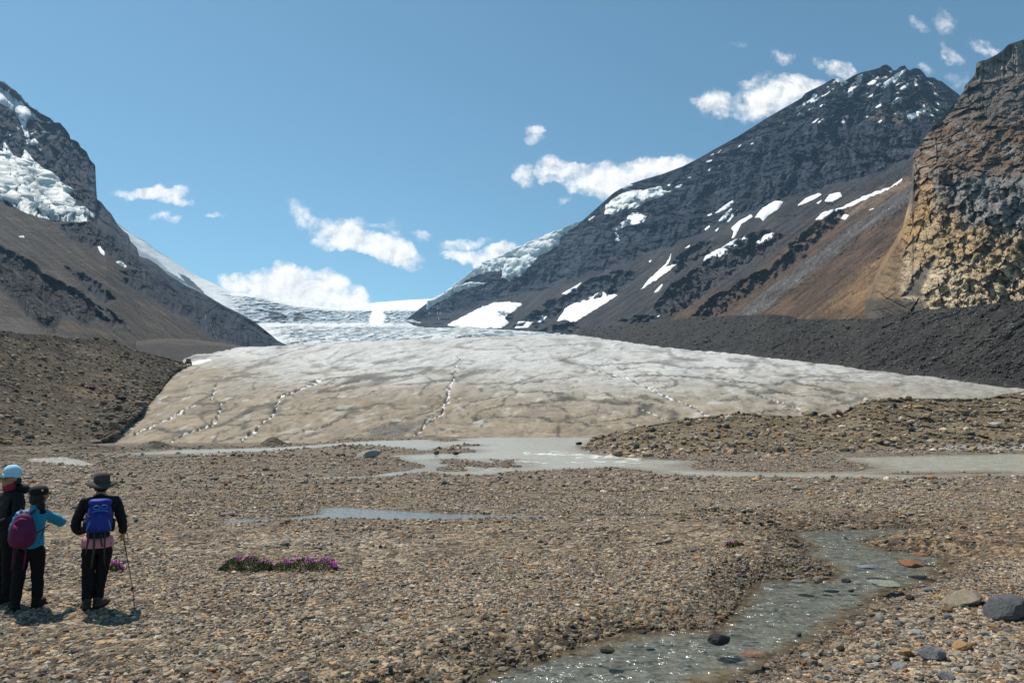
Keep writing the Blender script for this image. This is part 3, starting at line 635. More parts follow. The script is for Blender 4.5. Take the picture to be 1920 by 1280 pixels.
    SP = [ # hanging snowfields and patches
      ([(1133,401),(1135,385),(1160,365),(1185,357),(1215,355),(1240,348),(1243,357),(1258,358),(1240,368),(1215,377),(1190,391),(1165,392),(1150,401)], 7),
      ([(1144,430),(1170,415),(1185,400),(1196,398),(1214,405),(1205,418),(1170,425),(1158,432)], 6),
      ([(1165,352),(1180,344),(1188,347),(1170,355)], 4), ([(1102,413),(1114,404),(1116,407),(1105,414)], 3),
      ([(1318,492),(1322,480),(1345,468),(1375,450),(1400,442),(1403,450),(1380,468),(1350,480),(1335,480)], 6),
      ([(1370,428),(1385,415),(1408,402),(1412,406),(1390,420),(1384,432),(1376,447),(1372,446),(1376,434)], 4),
      ([(1415,408),(1430,390),(1452,377),(1469,378),(1458,393),(1440,404),(1431,415),(1425,408)], 6),
      ([(1340,400),(1356,387),(1374,375),(1376,380),(1360,393),(1345,399)], 4), ([(1325,404),(1334,399),(1336,402),(1328,405)], 3),
      ([(1346,415),(1360,400),(1373,389),(1372,398),(1355,415)], 4), ([(1363,416),(1373,400),(1383,394),(1376,405),(1366,417)], 3),
      ([(1321,430),(1330,422),(1331,426),(1323,432)], 3),([(1340,433),(1348,426),(1344,434)], 2.5),
      ([(1405,460),(1420,452),(1432,440),(1453,435),(1444,450),(1430,454)], 4), ([(1417,447),(1427,440),(1425,446)], 3),
      ([(1198,545),(1220,520),(1250,492),(1260,473),(1255,492),(1246,500),(1262,497),(1276,490),(1240,518),(1225,528)], 4),
      ([(1225,549),(1240,532),(1243,533),(1235,546)], 3), ([(1283,466),(1295,458),(1293,463)], 3),
      ([(1043,602),(1060,578),(1070,570),(1085,567),(1100,560),(1135,542),(1138,552),(1160,552),(1120,578),(1090,596),(1075,605),(1060,600)], 5),
      ([(1052,551),(1075,538),(1092,528),(1080,541),(1063,552)], 4),
      ([(836,610),(870,592),(905,575),(930,566),(955,566),(980,568),(965,582),(945,595),(955,605),(940,615),(890,614)], 7),
      ([(1008,604),(1018,590),(1027,592),(1015,604)], 3), ([(965,615),(972,602),(1000,603),(990,614)], 4),([(958,620),(995,621),(990,630),(970,628)], 4),
      ([(1493,387),(1510,372),(1535,362),(1542,364),(1530,372),(1510,381)], 4), ([(1545,378),(1555,365),(1575,360),(1579,368),(1560,378)], 4),
      ([(1530,381),(1541,374),(1540,377),(1534,382)], 2.5), ([(1528,411),(1545,397),(1580,388),(1610,372),(1640,360),(1670,350),(1695,332),(1690,340),(1665,356),(1630,370),(1600,385),(1560,398),(1540,411)], 4),
      ([(1576,410),(1583,402),(1593,403),(1585,412)], 3), ([(1625,396),(1640,388),(1636,393)], 2.5),
      # summit patches
      ([(1490,205),(1510,192),(1520,185),(1527,175),(1535,175),(1530,183),(1545,178),(1568,162),(1560,170),(1545,180),(1525,192),(1500,200),(1494,204)], 4),
      ([(1516,205),(1525,201),(1518,210)], 2), ([(1590,185),(1591,165),(1605,152),(1608,142),(1618,138),(1617,152),(1610,162),(1600,170),(1594,186)], 4),
      ([(1625,158),(1640,148),(1647,142),(1648,146),(1641,157),(1630,160)], 3), ([(1642,160),(1650,155),(1648,164)], 2),
      ([(1651,165),(1658,155),(1672,145),(1680,138),(1695,131),(1702,130),(1690,142),(1680,152),(1675,160),(1673,153),(1660,165),(1655,164)], 4),
      ([(1650,148),(1665,141),(1662,146),(1652,149)], 2.5),([(1664,135),(1674,131),(1672,137)], 2.5),
      ([(1683,170),(1695,160),(1705,155),(1700,165),(1690,172)], 3), ([(1713,158),(1716,146),(1720,152),(1725,158),(1718,162)], 3),([(1719,143),(1723,141),(1726,148)], 2),
      ([(1640,202),(1650,195),(1660,189),(1655,198),(1643,203)], 3), ([(1669,196),(1680,184),(1700,180),(1710,179),(1700,187),(1685,191),(1675,196)], 3),
      ([(1658,206),(1663,199),(1666,202),(1662,207)], 2), ([(1702,224),(1700,214),(1715,211),(1728,203),(1733,195),(1736,204),(1745,205),(1725,214),(1715,223)], 4),
      ([(1639,233),(1648,227),(1655,224),(1650,230),(1641,234)], 3), ([(1626,183),(1637,176),(1635,182)], 2.5), ([(1538,226),(1546,220),(1545,225)], 2.5),
      ([(1560,143),(1570,139),(1590,155),(1578,162)], 2), ([(1580,172),(1586,166),(1583,173)], 2),([(1565,178),(1573,173),(1570,177)], 2),
      ([(1575,230),(1590,215),(1592,220),(1582,232)], 2), ([(1756,190),(1762,197),(1758,196),(1753,192)], 2),([(1750,172),(1760,180),(1772,187),(1768,188),(1755,181)], 2),
      ([(1330,292),(1340,287),(1336,291)], 2.5), ([(1326,320),(1333,315),(1330,321)], 2.5), ([(1153,448),(1160,444),(1163,451),(1154,452)], 2.5),([(1151,435),(1157,437),(1161,443),(1156,443)], 2.5),
      ([(1215,490),(1222,487),(1219,493)], 2.5), ([(1250,348),(1257,344),(1256,349)], 2.5),([(1268,352),(1280,345),(1276,351)], 2.5),([(1420,479),(1435,475),(1430,478)], 2.5),([(1225,596),(1238,590),(1232,597)], 2)]
    Up = np.concatenate([U]+[U[-1:]]*0); 
    for k, (pl, h) in enumerate(SP):
        big = (np.ptp([a for a, _ in pl]) > 60)
        snow_patch(mtn, p, U, V, pl, h*.7, ragged=3.4 if big else 1.3, soft=3.0 if big else 1.5, rng=k*.37, col2=(.62, .60, .57) if k in (0, 21) else (.74, .74, .75))
    rs = np.random.default_rng(12)
    for k in range(46):                                        # small scraps of snow left on ledges below the summit
        u0 = rs.uniform(1500, 1770) if k < 34 else rs.uniform(1240, 1500); vs_ = float(np.interp(u0, us, vr[0])); v0 = vs_+rs.uniform(6, 85) if k < 34 else vs_+rs.uniform(8, 40)
        if v0 > 262 and k < 34: continue
        L = rs.uniform(3.5, 10); a = -.5+rs.normal(0, .12) if u0 < 1720 else .55; w = rs.uniform(1.0, 2.1); ca, sa = math.cos(a), math.sin(a)
        snow_patch(mtn, p, U, V, [(u0+L*ca*q1-w*sa*q2, v0+L*sa*q1+w*ca*q2) for q1, q2 in ((-1, 0), (-.4, .9), (.3, .6), (1, .1), (.4, -.8), (-.3, -.7))], 2.2, ragged=1.2, soft=1.5, rng=30+k)
    # ice cap hanging over the ridge on the left
    icecap = [(800,565),(835,548),(851,534),(872,519),(896,498),(941,476),(990,455),(1025,441),(1060,426),(1090,411),(1082,424),(1068,432),(1050,448),(1046,462),(1030,470),(1010,480),(1000,492),(985,510),(970,522),(955,527),(940,520),(942,506),(915,510),(895,516),(875,524),(864,533),(880,528),(915,530),(900,535),(870,542),(855,548),(838,560),(815,570),(800,580)]
    snow_patch(mtn, p, U, V, icecap, 20, name='hanging_glacier', mat=M_icefall, colr=(.62, .66, .67), ragged=3.5, soft=7, sm=4, amp=7, col2=(.40, .50, .54))
    # thin meltwater falls on the cliff below the ice
    for pl in ([(822,562),(820,585),(822,598)], [(826,558),(826,580),(824,600)], [(806,575),(805,590)]):
        w = .6; snow_patch(mtn, p, U, V, [(a-w, b) for a, b in pl]+[(a+w, b) for a, b in pl[::-1]], 1.5, name='waterfall', ragged=.5, soft=1.6, colr=(.22, .26, .3))
build_right()

# ------------------------------------------------------------------ near cliff on the right
def build_cliff():
    sky_ = [(1622,560),(1634,545),(1640,520),(1650,497),(1660,480),(1676,455),(1690,430),(1700,412),(1706,395),(1709,355),(1712,292),(1718,280),(1725,270),(1740,250),(1755,230),(1768,216),(1780,205),(1790,192),(1800,180),(1806,172),(1810,160),(1822,148),(1829,138),(1830,122),(1834,116),(1850,112),(1868,103),(1880,95),(1890,84),(1905,79),(1920,74),(1960,60),(2060,40)]
    us = np.sort(np.concatenate([np.linspace(1622, 2060, 300), np.linspace(1700, 1716, 22)]))
    C0 = wY(sky_, [(1622,800),(1640,790),(1660,770),(1690,740),(1712,710),(1780,800),(1830,900),(2060,980)])
    C1 = wY([(1622,562),(1640,523),(1690,434),(1709,362),(1712,300),(1755,242),(1800,192),(1829,152),(1860,150),(1920,138),(2060,115)], [(1622,795),(1640,780),(1660,755),(1690,720),(1712,690),(1780,780),(1830,870),(2060,920)])
    C2 = wY([(1622,565),(1640,530),(1700,430),(1710,390),(1714,320),(1760,320),(1800,330),(1920,350),(2060,370)], [(1622,790),(1640,760),(1660,730),(1690,670),(1712,620),(1760,560),(1830,540),(2060,520)])
    C3 = wY([(1622,604),(1640,606),(1680,608),(1700,612),(1730,620),(1800,622),(1860,618),(2060,610)], [(1622,715),(1640,690),(1680,640),(1700,600),(1740,500),(1920,420),(2060,390)])
    nv = 330; U, V, Y = loft([C0, C1, C2, C3], [0, .48, .88, 1], us, nv, 8)
    p = P(U, V, Y); x, y, z = p[..., 0].copy(), p[..., 1].copy(), p[..., 2].copy()
    vr = interp_row(C0, us)[0][None]
    x, z, y = (U-1700)*.42, (700-V)*.42, Y*0+3.0           # relief laid out evenly over the face
    n_ = fbm(x/30, z/30, y/30, 3)
    low = sst(V+12*fbm(U/30, V/30, 0, 3), 305, 350)                   # the tan cliff
    tower = sst(interp_row(C1, us)[0][None]-V, -3, 3)*sst(U, 1820, 1835)
    gully = np.maximum(sst(poly_sd(U+5*fbm(U/12, V/12, 0, 3), V, [(1752,478),(1757,485),(1740,520),(1728,545),(1730,560),(1690,556),(1700,545),(1725,505)]), -3, 5), 0)
    d = low*(-ridged(x/24, z/60, y/50, 3)*9 + ridged((x+z*.6)/15, (z-x*.7)/12, y/22, 4)*6 + ridged((x-z)/34, (z+x*.4)/40, 1, 3)*7 + np.abs(perlin(x/7, z/8, y/12))*-6+fbm(x/5, z/5, y/5, 3)*3)
    d += (1-low)*(1-tower)*(fbm(x/22, z/22, y/30, 4)*9+ridged(x/40, z/9, 2, 3)*5*sst(fbm(x/60, z/40, 3, 2), -.1, .3)) + tower*((1-ridged(U/11, z/150, 2, 3))*16+fbm(x/5, z/5, y/5, 3)*4)
    d += (1-low)*(fbm(x/60, (z+x*.25+26*n_)/17, 3, 4, g=.6)*7+ridged(x/26, z/16, y/30, 4)*9+np.abs(fbm(x/7, z/7, y/9, 3))*7)
    d = d*(1-.8*gully)+gully*16
    f1, fv1, fe1 = facets((x-.4*z)/21, (z+.35*x)/24, 7); f2, fv2, fe2 = facets((x+.3*z)/8.5, (z-.5*x)/7.5, 8); f3, fv3, fe3 = facets(x/3.6, z/3.4, 9)
    d = d*.55+(f1*9+f2*8+f3*3.5)*(1-.9*gully)*(.75+.25*np.maximum(low, tower))*(.25+.75*sst(U, 1672, 1712)) + low*fbm(x/70, (z+.55*x+5*n_)/9, 5, 4, g=.55)*6 + (1-low)*(1-tower)*(facets((x+1.2*z)/16, (z-.5*x)/5, 3)[0]*13+facets((x+z)/6, (z-.5*x)/2.6, 4)[0]*5)
    # two jutting lower buttresses
    for (cu, cv, ru, rv, a) in ((1675,520,34,60,-14),(1790,520,60,60,-12),(1880,470,70,90,-10),(1760,400,35,80,8)):
        d += a*np.exp(-((U-cu)/ru)**2-((V-cv)/rv)**2)
    d *= sst(V-vr, -1, 10)*.9+.1
    p = P(U, V, Y+d)
    n = fbm(x/14, z/14, y/14, 4); n2 = fbm(x/45, z/45, y/45, 3); n3 = fbm(x/30, (z+x*.5)/7, 2, 3)
    c = np.ones(p.shape)*np.array([.19, .172, .152])
    c = mixcol(c, (.40, .285, .155), sst(V+40*n2-.10*(U-1700), 350, 430)*.85*low)
    c = mixcol(c, (.36, .21, .09), sst(poly_sd(U+10*n, V+14*n, [(1715,300),(1750,320),(1762,380),(1740,420),(1700,470),(1660,500),(1690,420),(1712,380)]), -4, 12)*.65)
    c = mixcol(c, (.50, .41, .29), sst(V+30*n, 470, 520)*low*.75)
    c = mixcol(c, (.21, .205, .20), sst(poly_sd(U+14*n, V+14*n, [(1770,340),(1830,330),(1960,330),(2060,320),(2060,440),(1940,440),(1850,420),(1800,430),(1790,380)]), -5, 14)*.8)
    c = mixcol(c, (.22, .205, .19), sst(V+30*n2, 470, 440)*sst(U, 1840, 1880)*low*.5)
    c = mixcol(c, (.15, .095, .058), (1-low)*(1-tower)*sst(V+25*n2, 190, 240)*.85)
    c = mixcol(c, (.24, .21, .185), (1-low)*(1-tower)*sst(n3, .05, .25)*.7*sst(fbm(x/40, z/40, 8, 2), -.25, .1))
    c = mixcol(c, (.085, .07, .058), (1-low)*(1-tower)*sst(V+20*n, 250, 200)*.6)
    c = mixcol(c, (.22, .19, .165), tower*.9)
    c = c*(1+.12*fv2+.14*fv3)[..., None]; c = mixcol(c, (.035, .03, .028), np.maximum(sst(.05-fe1, 0, .05)*sst(n2, -.2, .1), sst(.08-fe2, 0, .06)*.6)*low*sst(U, 1700, 1730)*.45)
    c = mixcol(c, (.06, .055, .05), sst(ridged(x/9, z/14, y/20, 3), .72, .9)*low*.5)
    c = mixcol(c, (.10, .088, .078), gully*.9); c = mixcol(c, (.19, .122, .068), sst(1702-U+14*n, -4, 22)*sst(V, 360, 410)*.9); c = mixcol(c, (.075, .065, .055), sst(V+6*n, 556, 566)*sst(1745-U, 0, 20)*.9)
    q = back_rows(p, 6, 320, 1.0); o = grid_obj('rock_cliff', q, extend(np.clip(c, .02, .6), 6), M_cliff, False)
    meta(o, kind='structure'); o['label'] = 'near tan and orange rock cliff under a brown slope and grey tower'
build_cliff()

# ------------------------------------------------------------------ lateral moraine on the right
def build_moraine():
    us = np.linspace(1078, 2060, 560); bot = gl_top(us)+4; Yb = gl_Y(np.minimum(gl_top(us)+1, 835))*.985
    top = np.interp(us, [1078,1100,1130,1180,1250,1320,1440,1480,1500,1560,1640,1730,1800,1860,1920,2060], [628,620,612,607,600,594,589,592,598,599,597,581,576,569,562,550])
    top = top+1.6*fbm(us/26, 0, 0, 3)+.8*fbm(us/7, 3, 0, 2)
    bot = np.maximum(bot, top+2)
    nv = 110; T = np.linspace(0, 1, nv)[:, None]; V = bot+(top-bot)*T; Y = Yb*(1+.34*T**1.15); U = np.broadcast_to(us, V.shape).copy()
    p = P(U, V, Y); x, y, z = [p[..., k].copy() for k in range(3)]
    sc = np.clip(y/300, .7, 3)*1.5
    gl_ = ridged((U+1.5*V)/52, (V-.2*U)/90, 0, 3); sc = 1; d = Y*(.016*gl_+.010*fbm(U/14, V/10, 0, 4)+.006*fbm(U/4, V/3.5, 3, 3))
    p = P(U, V, Y+d*sc*sst(T, 0, .12))
    n = fbm(x/30, z/30, y/40, 4)
    c = np.ones(p.shape)*np.array([.034, .032, .030]); c = mixcol(c, (.055, .049, .042), sst(n, 0, .35)*.6)
    c = mixcol(c, (.034, .032, .031), sst(gl_, .55, .85)*.6)
    c = mixcol(c, (.045, .042, .04), sst(.18-T+0*V, 0, .15)*.5)
    q = back_rows(p, 5, 90, .5); o = grid_obj('lateral_moraine', q, extend(c, 5), M_moraine, False); meta(o, kind='structure')
    o['label'] = 'long dark grey ridge of moraine rubble above the right edge of the ice'; return p
moraine_p = build_moraine()

# ------------------------------------------------------------------ left mountain
def build_left():
    sk = [(-160,60),(-60,118),(0,155),(8,158),(17,164),(27,172),(33,178),(52,198),(60,202),(75,212),(95,222),(100,230),(112,230),(122,241),(130,252),(132,261),(140,263),(147,267),(151,276),(162,284),(169,300),(178,309),(180,318),(179,332),(182,374),(190,379),(200,392),(208,400),(221,422),(232,433),(241,440),(244,452),(256,463),(261,480),(278,485),(295,496),(315,514),(350,536),(383,551),(420,573),(455,590),(480,605),(505,625),(520,638),(548,652)]
    L0 = wY(sk, [(-160,1750),(60,1700),(200,1650),(262,1620),(420,1500),(548,1300)])
    L1 = wY([(-160,380),(0,385),(47,400),(105,418),(165,420),(200,432),(240,470),(262,492),(300,520),(350,558),(420,598),(480,626),(520,645),(548,655)], [(-160,1250),(60,1230),(200,1250),(262,1280),(420,1300),(548,1260)])
    L2 = wY([(-160,640),(0,636),(120,645),(180,650),(300,656),(400,660),(450,660),(548,662)], [(-160,470),(0,490),(180,560),(300,660),(440,900),(548,1230)])
    us = np.linspace(-160, 548, 440); nv = 300; U, V, Y = loft([L0, L1, L2], [0, .52, 1], us, nv, 10)
    p = P(U, V, Y); x, y, z = [p[..., k].copy() for k in range(3)]
    vr = interp_row(L0, us)[0][None]; v1 = interp_row(L1, us)[0][None]
    wu = U+9*fbm(U/22, V/22, 0, 3); wv = V+7*fbm(U/22, V/22, 8, 3)
    cliff = sst(v1-V+8*fbm(U/30, V/30, 0, 3), -3, 10)
    bands = [[(105,420),(165,416),(205,425),(255,450),(265,485),(300,500),(300,520),(260,510),(235,500),(200,480),(160,462),(125,445)],
             [(225,508),(270,505),(330,520),(400,560),(440,600),(520,640),(500,660),(440,650),(395,630),(350,600),(300,570),(255,545),(225,530),(240,520)],
             [(-160,440),(-20,455),(20,470),(60,490),(95,520),(150,545),(185,580),(215,612),(180,600),(165,615),(120,590),(100,625),(70,610),(20,560),(-30,520),(-160,480)],
             [(120,500),(170,520),(215,560),(200,570),(160,545)], [(180,570),(230,600),(250,625),(215,610)]]
    bd = np.zeros(U.shape)
    for k, q in enumerate(bands): bd = np.maximum(bd, sst(poly_sd(wu, wv, q), -3, 6))
    gl = sst(poly_sd(wu, wv, bands[2]), -3, 8)
    rock = np.clip(np.maximum(cliff, bd), 0, 1)
    s = 1600*x/y+.1*z
    rib = (1-ridged((s+22*fbm(x/90, z/90, 0, 2))/80, z/700, 1, 3))*48+(1-ridged(s/27, z/230, 4, 3))*24
    terr = fbm(s/300, (z+.12*x)/26, 3, 4, g=.6)*10; f1, fv1, fe1 = facets(s/46, z/150, 4); f2, fv2, fe2 = facets(s/19, z/40, 5); f3, fv3, fe3 = facets(s/9, z/13, 6); fac = f1*14+f2*13+f3*7
    det = fbm(x/22, z/22, y/22, 4)*9+np.abs(fbm(x/8, z/8, y/12, 3))*14
    d = rock*(rib*1.2+terr+det*.5+fac)+(bd*(1-cliff)*(1-gl))*(-22+ridged(s/19, z/120, 7, 3)*14)
    gul = ridged((x+z*.85+14*fbm(x/60, z/60, 2, 2))/36, (z-x)/260, 3, 3)
    d += (1-rock)*(fbm(x/40, z/40, y/60, 4)*6+gul*3)+gl*(1-cliff)*(gul*12+ridged((x+z*.9)/13, (z-x)/90, 2, 2)*4)
    d *= sst(V, vr-1, vr+9)*.9+.1
    p = P(U, V, Y+d)
    n = fbm(x/60, z/60, y/60, 5)
    c = np.ones(p.shape)*np.array([.052, .062, .082])*(1+.22*fv2+.2*fv1)[..., None]; c = mixcol(c, (.03, .038, .052), sst(fbm(s/300, z/13, 0, 3), 0, .35)*.6)
    sc = 1-rock; c = mixcol(c, (.066, .056, .047), sc)
    c = mixcol(c, (.085, .07, .06), sst(n, .05, .4)*sc*.7); c = mixcol(c, (.13, .085, .06), sst(-n, .15, .45)*sc*.5)
    st = fbm((V-.72*U)/5, (U+.72*V)/90, 0, 4, g=.65)+.5*fbm(U/3, V/3, 2, 2); c = c*(1+1.1*st*sc)[..., None]
    c = mixcol(c, (.028, .026, .026), gl*(1-cliff)*(.7+.3*sst(gul, .1, .6))); c = mixcol(c, (.12, .105, .085), gl*sst(fbm((V-.9*U)/6, (U+.9*V)/40, 0, 3), .05, .35)*.7)
    c = mixcol(c, (.045, .045, .05), bd*(1-gl)*(1-cliff)*.85); lowr = sst(poly_sd(wu, wv, [(262,482),(300,500),(350,536),(420,573),(480,605),(560,650),(540,670),(400,640),(330,575),(280,530)]), -4, 8); c = mixcol(c, (.034, .043, .060), lowr*.75); c = mixcol(c, (.15, .145, .135), sst(V, 575, 625)*sst(U, 150, 0)*sc*.5)
    q = back_rows(p, 7, 420, 1.2); mt = grid_obj('mountain', q, extend(np.clip(c, .02, .6), 7), M_rock_left, False); meta(mt, kind='structure')
    mt['label'] = 'steep left mountain with a hanging glacier above brown scree'
    up = [(-160,60),(-60,118),(0,160),(8,160),(20,168),(30,178),(42,192),(52,205),(65,212),(72,222),(80,228),(97,227),(92,232),(78,231),(70,225),(50,224),(48,235),(50,250),(55,262),(52,272),(49,268),(46,250),(40,235),(34,220),(24,208),(0,193),(-160,130)]
    snow_patch(mt, p, U, V, up, 9, name='snowfield', ragged=3, soft=4, colr=(.72, .74, .76))
    for k, pl in enumerate([[(54,268),(60,262),(66,260),(73,268),(70,275),(80,283),(76,285),(66,272),(58,274)], [(76,246),(95,247),(93,250),(78,249)], [(30,235),(37,242),(34,244)], [(55,252),(68,245),(66,251)],
                            [(17,252),(22,254),(19,257)], [(48,250),(52,240),(56,262),(50,272)], [(5,282),(8,265),(16,278),(26,292),(20,295),(6,290)], [(40,297),(46,280),(56,290),(66,303),(55,305)],
                            [(34,442),(45,443),(47,446),(36,444)], [(182,462),(186,461),(197,475),(196,480),(190,476)], [(217,491),(222,489),(238,500),(236,502),(226,498)]]):
        snow_patch(mt, p, U, V, pl, 4, ragged=1.6, soft=2, rng=k*.7, colr=(.74, .75, .76))
    hang = [(-160,250),(0,285),(20,290),(38,298),(66,304),(88,320),(110,339),(141,360),(132,366),(127,368),(135,378),(145,386),(165,396),(182,404),(175,408),(162,410),(164,415),(150,416),(105,414),(75,408),(47,398),(20,384),(0,374),(-160,340)]
    snow_patch(mt, p, U, V, hang, 16, name='hanging_glacier', mat=M_icefall, colr=(.60, .62, .61), ragged=4, soft=9, sm=5, amp=5, col2=(.36, .43, .46))
    for pl in ([(393,600),(396,612),(402,625),(407,636)], [(385,590),(386,606),(387,618)]):
        w = .5; snow_patch(mt, p, U, V, [(a-w, b) for a, b in pl]+[(a+w, b) for a, b in pl[::-1]], 1.5, name='waterfall', ragged=.5, soft=2, colr=(.17, .21, .25))
build_left()

def simple_slope(name, top, bot, nu, nv, disp, colf, mat, label, back=(60, .5), u=None, smooth=False):
    us = np.linspace(top[0][0], top[-1][0], nu) if u is None else u
    U, V, Y = loft([top, bot], [0, 1], us, nv, 0); p = P(U, V, Y); x, y, z = [p[..., k].copy() for k in range(3)]
    T = np.linspace(0, 1, nv)[:, None]
    d = disp(x, y, z, U, V, T); p = P(U, V, Y+d*(.15+.85*sst(T, 0, .1)*sst(1-T, 0, .06)))
    c = np.clip(colf(x, y, z, U, V, T), .015, .8); q = back_rows(p, 5, back[0], back[1])
    o = grid_obj(name, q, extend(c, 5), mat, smooth); meta(o, kind='structure'); o['label'] = label; return o, p
# near left slope
def dl(x, y, z, U, V, T): return ridged((x+z*1.2+4*fbm(x/20, z/20, 0, 2))/9, (z-x*.4)/34, 0, 3)*2.2+fbm(x/5, z/4, y/9, 4)*2.0+fbm(x/24, z/20, 0, 2)*5
def cl(x, y, z, U, V, T):
    n = fbm(x/12, z/8, y/20, 4); c = np.ones(x.shape+(3,))*np.array([.080, .064, .046])
    c = mixcol(c, (.062, .052, .042), sst(n, 0, .4)*.7); c = mixcol(c, (.155, .115, .075), sst(-n, .12, .45)*.6)
    c = c*(1+.4*fbm((V-.45*U)/4, (U+.45*V)/45, 0, 3))[..., None]
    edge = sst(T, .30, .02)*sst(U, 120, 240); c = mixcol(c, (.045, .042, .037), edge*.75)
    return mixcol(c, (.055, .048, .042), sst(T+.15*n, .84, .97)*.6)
jj = np.arange(-140, 355, 4.)
topn = [(u, float(v+2.0*fbm(u/22, 1.3, 0, 3)), float(Y)) for u, v, Y in zip(jj, np.interp(jj, [-140,0,60,100,125,190,215,260,300,330,352], [604,620,626,628,634,632,640,656,668,676,687]), np.interp(jj, [-140,0,100,190,260,300,352], [175,200,240,290,330,360,412]))]
botn = [(u, float(v+3.5*fbm(u/9, 8.3, 0, 3)), float(Y)) for u, v, Y in zip(jj, np.interp(jj, [-140,0,100,180,215,240,265,285,300,318,335,352], [858,846,840,834,818,794,770,750,733,706,692,689]), np.interp(jj, [-140,0,100,215,240,265,300,318,335,352], [88,92,100,118,145,175,262,325,375,408]))]
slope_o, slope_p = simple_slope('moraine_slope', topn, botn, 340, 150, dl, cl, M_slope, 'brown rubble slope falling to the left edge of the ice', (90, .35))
# dark flat moraine behind it
simple_slope('far_moraine', [(255,640,620),(300,634,660),(360,636,700),(420,643,760),(475,653,820)], [(255,668,480),(345,678,500),(400,668,560),(450,660,640),(475,658,720)], 140, 40,
             lambda x, y, z, U, V, T: fbm(x/16, z/10, y/30, 4)*8, lambda x, y, z, U, V, T: mixcol(np.ones(x.shape+(3,))*np.array([.058, .052, .048]), (.12, .10, .085), sst(T+.2*fbm(x/20, z/20, 0, 2), .6, .9)*.7), M_moraine, 'low dark moraine at the left side of the glacier', (120, .3))
# low bank of till on the far left of the plain
jb = np.arange(-140, 640, 3.)
tb = np.interp(jb, [-140,0,60,100,118,135,180,230,262,275,288,300,318,345,380,410,440,470,487,500,513,525,545,580,620,640], [838,838,836,830,826,829,834,836,835,829,826,827,834,838,835,833,836,838,833,822,818,824,835,833,836,838])
bb_ = np.interp(jb, [-140,0,60,120,215,300,480,640], [884,878,860,856,856,853,844,840])
bank_o, bank_p = simple_slope('till_bank', [(u, float(v+.9*fbm(u/6, 2, 0, 2)), float(Y)) for u, v, Y in zip(jb, tb, np.interp(jb, [-140,0,215,480,640], [72,74,86,98,112]))],
             [(u, float(v), float((RIV-.25-CAMZ)/vslope(v))) for u, v in zip(jb, bb_)], 420, 46,
             lambda x, y, z, U, V, T: fbm(x/1.6, z/.6, y/4, 4)*1.6, lambda x, y, z, U, V, T: mixcol(mixcol(np.ones(x.shape+(3,))*np.array([.125, .108, .085]), (.055, .045, .036), sst(fbm(x/5, y/6, 0, 4), -.02, .3)*.75), (.045, .038, .03), sst(np.exp(-((U-300)/22)**2)+np.exp(-((U-512)/26)**2), .25, .8)*.85), M_mound, 'low bank and dark cones of till beside the left river channel', (14, .15))
# mound of till on the right of the river
jm = np.arange(1092, 2060, 3.)
tm = np.interp(jm, [1092,1100,1110,1130,1180,1225,1280,1340,1380,1430,1480,1530,1560,1580,1600,1640,1700,1800,1850,1880,1920,2060], [842,832,824,816,803,795,786,779,775,776,780,778,779,773,760,748,746,747,746,739,733,722])
bm_ = np.interp(jm, [1092,1108,1160,1250,1320,1560,1700,1920,2060], [844,853,861,863,864,859,855,851,850])
def dm(x, y, z, U, V, T): 
    return fbm(x/2.4, z/1.1, y/6, 5)*2.3+ridged(x/5, z/3, y/9, 3)*1.5-5*np.exp(-((V-(838-.02*(U-1100)))/5)**2)*0
def cm(x, y, z, U, V, T):
    n = fbm(x/5, z/2, y/8, 4); c = np.ones(x.shape+(3,))*np.array([.155, .122, .08])
    c = mixcol(c, (.085, .068, .045), sst(n, .0, .35)*.75); c = mixcol(c, (.23, .18, .12), sst(-n, .12, .4)*.6)
    c = mixcol(c, (.20, .165, .13), sst(.22-T, 0, .1)*.8)
    g = sst(poly_sd(U+7*n, V+2*n, [(1730,846),(1760,835),(1850,832),(2060,828),(2060,846),(1900,850)]), -1, 2); return mixcol(c, (.30, .29, .275), g*.75)
mound_o, mound_p = simple_slope('moraine_mound', [(u, float(v+1.0*fbm(u/9, 4, 0, 3)), float(Y)) for u, v, Y in zip(jm, tm, np.interp(jm, [1092,1130,1400,1600,1920,2060], [84,92,98,100,108,110]))],
             [(u, float(v), float((RIV-.2-CAMZ)/vslope(v))) for u, v in zip(jm, bm_)], 560, 110, dm, cm, M_mound, 'brown stony mound of till on the far bank of the river', (16, .2))

